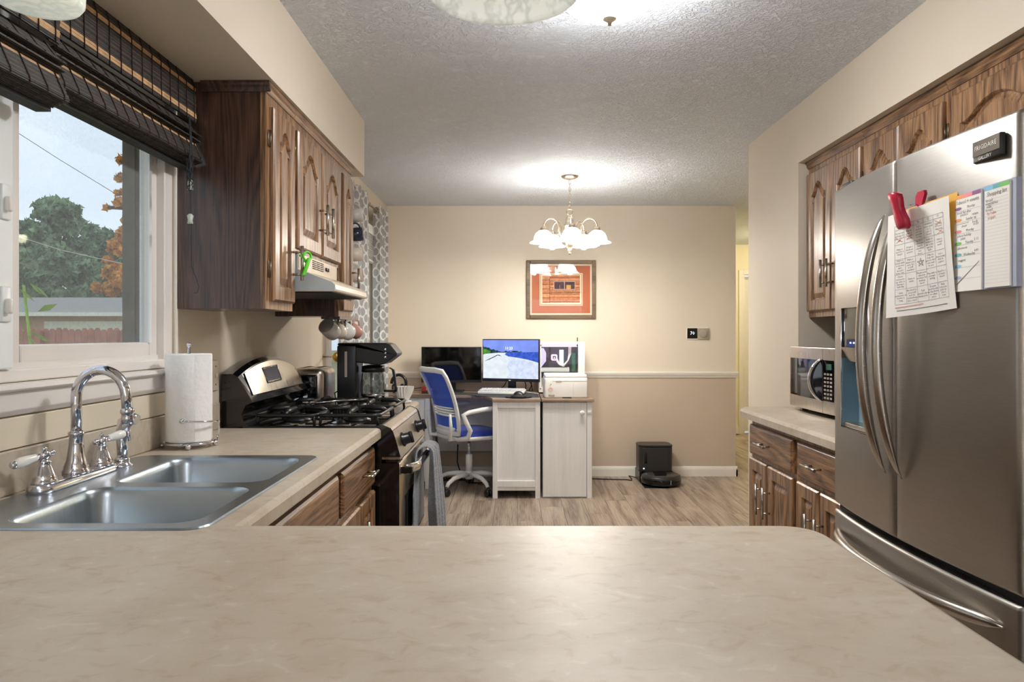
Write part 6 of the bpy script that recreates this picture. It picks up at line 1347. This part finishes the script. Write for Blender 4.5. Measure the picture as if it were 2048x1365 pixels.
O('paper_slip', B().box(-0.90, -0.80, 6.07, 6.13, DT + 0.0002, DT + 0.003), 'mat_tan', None, 'small tan card lying on the desk corner', 'paper')
cbl = B()
for (xa, za, xb, zb_) in ((-0.06, 0.88, -0.13, 0.785), (-0.04, 0.88, -0.06, 0.785), (0.09, 0.88, 0.10, 0.785), (0.13, 0.88, 0.16, 0.785), (0.15, 0.87, 0.13, 0.785)):
    cbl.tube([(xa, 6.30, za), ((xa + xb) / 2 + 0.01, 6.32, (za + zb_) / 2), (xb, 6.33, zb_)], 0.004, 6)
O('monitor_cables', cbl, 'rubber', None, 'black cables hanging behind the lit monitor', 'cable', None, 'stuff')
O('power_cable', B().tube([(-0.50, 6.45, 0.30), (-0.50, 6.40, 0.15), (-0.46, 6.30, 0.06), (-0.40, 6.22, 0.012), (-0.30, 6.2, 0.008), (-0.21, 6.25, 0.008)], 0.005, 6), 'rubber', None, 'black power cable hanging below the desk', 'cable')
fc = B(); r = random.Random(2)
for k in range(4): fc.tube([(-0.66 + 0.03 * j, 6.35 + 0.08 * math.sin(1.3 * j + k), 0.006 + 0.012 * abs(math.sin(j * 0.9 + k))) for j in range(9)], 0.004, 5)
O('floor_cables', fc, 'rubber', None, 'tangle of black cables on the floor under the desk', 'cable', None, 'stuff')
# ---- office chair (local: faces +y)
ch = T('office_chair', 'white framed office chair with blue mesh back and blue seat', 'chair', (P(938, 5.93), 5.93, 0), -math.radians(60))
for k in range(5):
    a = 2 * PI * k / 5 + math.radians(78); u = Vector((math.cos(a), math.sin(a), 0))
    lg = O('leg', B().tube([u * s + Vector((0, 0, z)) for s, z in ((0.02, 0.135), (0.10, 0.140), (0.19, 0.128), (0.255, 0.10), (0.275, 0.072))], [0.024, 0.021, 0.018, 0.016, 0.014], 10), 'chair_white', ch, w=False)
    c = u * 0.280; pd = Vector((-u.y, u.x, 0))
    cs = O('caster', B().merge(B().lathe([(0.0, -0.011), (0.024, -0.011), (0.029, -0.006), (0.029, 0.006), (0.024, 0.011), (0, 0.011)], c + pd * 0.013 + Vector((0, 0, 0.0295)), 18, pd)).merge(B().lathe([(0.0, -0.011), (0.024, -0.011), (0.029, -0.006), (0.029, 0.006), (0.024, 0.011), (0, 0.011)], c - pd * 0.013 + Vector((0, 0, 0.0295)), 18, pd)).cyl(c + Vector((0, 0, 0.03)), c + Vector((0, 0, 0.074)), 0.011, n=10), 'black_plastic', lg, w=False)
O('hub', B().lathe([(0.0, 0.10), (0.034, 0.10), (0.036, 0.15), (0.030, 0.165), (0, 0.165)], (0, 0, 0), 20), 'chair_white', ch, w=False)
O('column_cover', B().lathe([(0.029, 0.16), (0.026, 0.30), (0.0, 0.302)], (0, 0, 0), 20), 'chair_white', ch, w=False)
O('gas_lift', B().cyl((0, 0, 0.29), (0, 0, 0.44), 0.014), 'chrome', ch, w=False)
O('tilt_mechanism', B().rbox(-0.07, 0.07, -0.09, 0.09, 0.425, 0.455, 0.01, 2).tube([(-0.07, 0.02, 0.44), (-0.16, 0.04, 0.435), (-0.19, 0.04, 0.40)], [0.007, 0.008, 0.012], 8), 'black_plastic', ch, w=False)
def seat(u, v):
    x_, y_ = (u - 0.5) * 2, (v - 0.5) * 2; r_ = max(abs(x_), abs(y_)); k_ = (abs(x_) ** 4 + abs(y_) ** 4) ** 0.25
    s_ = r_ / k_ if k_ > 1e-6 else 1
    e = max(0, 1 - max(abs(x_), abs(y_)) ** 6)
    return (0.245 * x_ * s_, 0.01 + 0.235 * y_ * s_, 0.455 + 0.062 * e ** 0.5 - 0.012 * (y_ > 0) * y_ ** 2 + 0.008 * (1 - x_ * x_))
O('seat_cushion', B().grid(seat, 22, 22), 'chair_blue', ch, w=False)
O('seat_pan', B().loops([[(0.250 * sx * math.copysign(abs(math.cos(q)) ** 0.5, math.cos(q)), 0.01 + 0.240 * sx * math.copysign(abs(math.sin(q)) ** 0.5, math.sin(q)), z) for q in [2 * PI * (k + 0.5) / 32 for k in range(32)]] for sx, z in ((0.7, 0.438), (0.97, 0.442), (1.0, 0.458), (0.985, 0.472))], smooth=True, cap0=True, cap1=True), 'chair_white', ch, w=False)
def back(s, t, n=0.0):   # s -1..1 across, t 0..1 up
    hw = 0.205 + 0.030 * t - 0.02 * (t > 0.97)
    return (hw * s, -0.225 - 0.145 * max(0.0, t) ** 1.1 + 0.055 * t * (1 - t) * 2 + 0.035 * s * s - n, 0.50 + 0.49 * t)
fr_pts = [(-1, t / 12) for t in range(13)] + [(-0.6 + 1.2 * k / 4, 1.02) for k in range(5)] + [(1, 1 - t / 12) for t in range(13)] + [(0.6 - 1.2 * k / 4, -0.01) for k in range(5)]
def band(pts_, wd, th_, closed=True):
    Ls = []; n = len(pts_)
    for i in range(n):
        p = Vector(back(*pts_[i])); a = Vector(back(*pts_[(i - 1) % n])); c = Vector(back(*pts_[(i + 1) % n])); tg = (c - a).normalized()
        nr = Vector((0, -0.97, -0.22)); sd = tg.cross(nr).normalized(); nr = sd.cross(tg).normalized()
        Ls.append([p + sd * wd * q0 + nr * th_ * q1 for q0, q1 in ((-1, -0.6), (-0.6, -1), (0.6, -1), (1, -0.6), (1, 0.6), (0.6, 1), (-0.6, 1), (-1, 0.6))])
    return B().loops(Ls, smooth=True, ring=closed, cap0=not closed, cap1=not closed)
O('back_frame', band(fr_pts, 0.021, 0.012), 'chair_white', ch, w=False)
O('back_mesh', B().grid(lambda u, v: back((2 * u - 1) * 0.95, 0.41 + 0.58 * v), 16, 14), 'blue_mesh', ch, w=False)
O('lower_mesh', B().grid(lambda u, v: back((2 * u - 1) * 0.95, 0.06 + 0.20 * v), 16, 6), 'blue_mesh', ch, w=False)
for tt in (0.275, 0.318, 0.361, 0.405): O('lumbar_slat', band([(-0.97 + 1.94 * k / 10, tt) for k in range(11)], 0.0062, 0.006, False), 'chair_white', ch, w=False)
O('lower_bar', band([(-0.97 + 1.94 * k / 10, 0.05) for k in range(11)], 0.020, 0.009, False), 'chair_white', ch, w=False)
for s in (-1, 1):
    O('arm', B().tube([(s * 0.20, -0.20, 0.455), (s * 0.262, -0.14, 0.47), (s * 0.285, -0.13, 0.53), (s * 0.282, -0.165, 0.60), (s * 0.278, -0.185, 0.655), (s * 0.280, -0.14, 0.672), (s * 0.283, -0.02, 0.688), (s * 0.283, 0.10, 0.695), (s * 0.278, 0.15, 0.688)], [0.018, 0.020, 0.019, 0.018, 0.020, 0.018, 0.019, 0.019, 0.012], 10), 'chair_white', ch, w=False)
    O('back_strut', B().tube([(s * 0.12, -0.14, 0.448), (s * 0.19, -0.26, 0.46), (s * 0.212, -0.262, 0.56), (s * 0.215, -0.27, 0.66)], [0.014, 0.016, 0.014, 0.010], 8), 'chair_white', ch, w=False)
# ================================================================== robot vacuum
dkk = T('vacuum_dock', 'tall dark emptying dock against the baseboard', 'dock', (P(1309, 6.38), 6.40, 0))
dx = P(1309, 6.36)
O('tower', B().prism(rr(dx - 0.147, dx + 0.147, 6.27, 6.50, 0.06, 6), 'xy', 0.09, 0.30), 'robot_dark', dkk, bev=0.006)
O('tower_lid', B().prism(rr(dx - 0.149, dx + 0.149, 6.268, 6.502, 0.06, 6), 'xy', 0.30, 0.318), 'black_plastic', dkk, bev=0.006)
O('side_wall', B().box(dx - 0.147, dx - 0.125, 6.27, 6.50, 0.0, 0.09).box(dx + 0.125, dx + 0.147, 6.27, 6.50, 0, 0.09).box(dx - 0.125, dx + 0.125, 6.47, 6.50, 0, 0.09), 'black_plastic', dkk, bev=0.003)
O('ramp', B().prism([(6.02, 0.0), (6.47, 0.0), (6.47, 0.010), (6.05, 0.005)], 'yz', dx - 0.147, dx + 0.06), 'black_plastic', dkk)
O('window_slot', B().rbox(dx - 0.105, dx - 0.082, 6.266, 6.2715, 0.16, 0.26, 0.003, 2), 'black_gloss', dkk)
O('status_light', B().sphere((dx - 0.110, 6.268, 0.118), 0.006, 8), 'led_dot', dkk)
rx, ry = P(1322, 6.17), 6.17
rv = T('robot_vacuum', 'round dark robot vacuum parked at its dock', 'robot vacuum', (rx, ry, 0.010))
O('body', B().lathe([(0.0, 0.012), (0.150, 0.012), (0.164, 0.020), (0.166, 0.035), (0.166, 0.072), (0.160, 0.084), (0.15, 0.088), (0, 0.088)], (rx, ry, 0.0), 48), 'robot_dark', rv)
O('bumper', B().lathe([(0.1665, 0.030), (0.169, 0.034), (0.169, 0.060), (0.1665, 0.064)], (rx, ry, 0.0), 48, caps=False), 'black_gloss', rv)
O('top_plate', B().lathe([(0.150, 0.0882), (0.148, 0.091), (0, 0.091)], (rx, ry, 0), 40), 'robot_top', rv)
O('control_strip', B().prism([(rx - 0.07, ry - 0.09), (rx + 0.03, ry - 0.09), (rx + 0.06, ry + 0.09), (rx - 0.05, ry + 0.09)], 'xy', 0.091, 0.0925), 'black_gloss', rv)
O('bumper_mark', B().box(rx + 0.045, rx + 0.052, ry - 0.1705, ry - 0.160, 0.03, 0.065), 'dispenser_grey', rv)
O('dock_cable', B().tube([(0.63, 6.40, 0.006), (0.85, 6.37, 0.005), (0.98, 6.36, 0.005), (1.03, 6.33, 0.005), (1.035, 6.38, 0.010), (1.02, 6.44, 0.022), (1.05, 6.43, 0.016), (1.11, 6.40, 0.005), (dx - 0.12, 6.40, 0.008)], 0.0045, 6), 'rubber', None, 'black power cable running from the dock along the baseboard', 'cable')
# ================================================================== picture and thermostat
pf = T('framed_picture', 'brown framed picture of log cabin wall with rust mat', 'picture', ((P(1052, YB) + P(1191, YB)) / 2, YB - 0.015, 1.42))
pxa, pxb, pza, pzb = P(1052.5, YB), P(1191, YB), Zp(638, YB), Zp(521, YB)
yf = YB - 0.001
O('frame', frame_y(B(), yf - 0.028, yf, pxa, pxb, pza, pzb, 0.034), 'frame_brown', pf, bev=0.006)
def inset(d): return (pxa + d, pxb - d, pza + d, pzb - d)
a = inset(0.032); O('ivory_mat', B().box(a[0], a[1], yf - 0.010, yf - 0.004, a[2], a[3]), 'mat_ivory', pf)
a = inset(0.050); O('rust_mat', B().box(a[0], a[1], yf - 0.012, yf - 0.0102, a[2], a[3]), 'mat_rust', pf)
ix0, ix1, iz0, iz1 = P(1079, YB), P(1165, YB), Zp(612, YB), Zp(547, YB)
O('ivory_line', B().box(ix0, ix1, yf - 0.0128, yf - 0.0121, iz0, iz1), 'mat_ivory', pf)
O('tan_mat', B().box(ix0 + 0.006, ix1 - 0.006, yf - 0.0134, yf - 0.0129, iz0 + 0.006, iz1 - 0.006), 'mat_tan', pf)
O('inner_mat', B().box(ix0 + 0.013, ix1 - 0.013, yf - 0.0140, yf - 0.0135, iz0 + 0.013, iz1 - 0.013), 'mat_ivory', pf)
q0, q1, q2, q3 = ix0 + 0.025, ix1 - 0.025, iz0 + 0.026, iz1 - 0.024
b = B(); yy = yf - 0.0141
def rect(m_, u0, u1, v0, v1, off=0.0): b.mat(m_).add([(q0 + u * (q1 - q0), yy - off, q2 + v * (q3 - q2)) for u, v in ((u0, v0), (u1, v0), (u1, v1), (u0, v1))], [(0, 1, 2, 3)])
rect(0, 0, 1, 0, 1)
for k, v in enumerate((0.04, 0.20, 0.32, 0.37, 0.46, 0.56, 0.68, 0.80, 0.93)): rect(1 if k % 2 else 0, 0.2, 1, v, v + 0.09, 0.0002); rect(2, 0.2, 1, v, v + 0.014, 0.0003)
for k in range(6): rect(1 if k % 2 else 0, 0, 0.19, 0.02 + k * 0.165, 0.17 + k * 0.165, 0.0004); rect(2, 0, 0.19, 0.015 + k * 0.165, 0.032 + k * 0.165, 0.0005)
rect(2, 0.192, 0.204, 0.02, 0.9, 0.0006); rect(1, 0.2, 0.98, 0.355, 0.385, 0.0006)
rect(4, 0.30, 0.88, 0.48, 0.80, 0.0007)
rect(3, 0.32, 0.58, 0.51, 0.78, 0.0008); rect(3, 0.60, 0.86, 0.51, 0.78, 0.0008)
rect(5, 0.64, 0.76, 0.51, 0.66, 0.0009); rect(4, 0.46, 0.468, 0.51, 0.66, 0.0009)
O('print', b, ['print_log', 'print_log2', 'print_dark', 'print_pane', 'ceramic_pink', 'print_glow'], pf, recalc=False)
a = inset(0.034); O('glazing', B().box(a[0], a[1], yf - 0.020, yf - 0.018, a[2], a[3]), 'picture_glass', pf)
ts = T('thermostat', 'square black and grey thermostat on the end wall', 'thermostat', (P(1396, YB), YB - 0.012, Zp(680, YB)))
ta, tb_, tc, td, te = P(1374, YB), P(1394, YB), P(1417, YB), Zp(680, YB), Zp(657, YB)
O('back_plate', B().rbox(ta - 0.004, tc + 0.002, YB - 0.010, YB, td, te + 0.004, 0.003, 2), 'white_plastic', ts)
O('screen', B().box(ta, tb_, YB - 0.014, YB - 0.0095, td + 0.012, te), 'black_gloss', ts)
O('body', B().rbox(tb_ + 0.001, tc, YB - 0.020, YB - 0.0095, td + 0.004, te - 0.001, 0.004, 2), 'thermostat_grey', ts)
O('dial', B().lathe([(0.036, 0), (0.036, 0.008), (0.030, 0.010), (0, 0.010)], ((tb_ + tc) / 2, YB - 0.020, (td + te) / 2 + 0.002), 26, (0, -1, 0)), 'thermostat_grey', ts)
O('digits', text_b('70', 0.042, lambda a, d_: ((ta + tb_) / 2 + a, YB - 0.0146, (td + te) / 2 + 0.006 + d_)), 'lcd_text', ts, recalc=False)
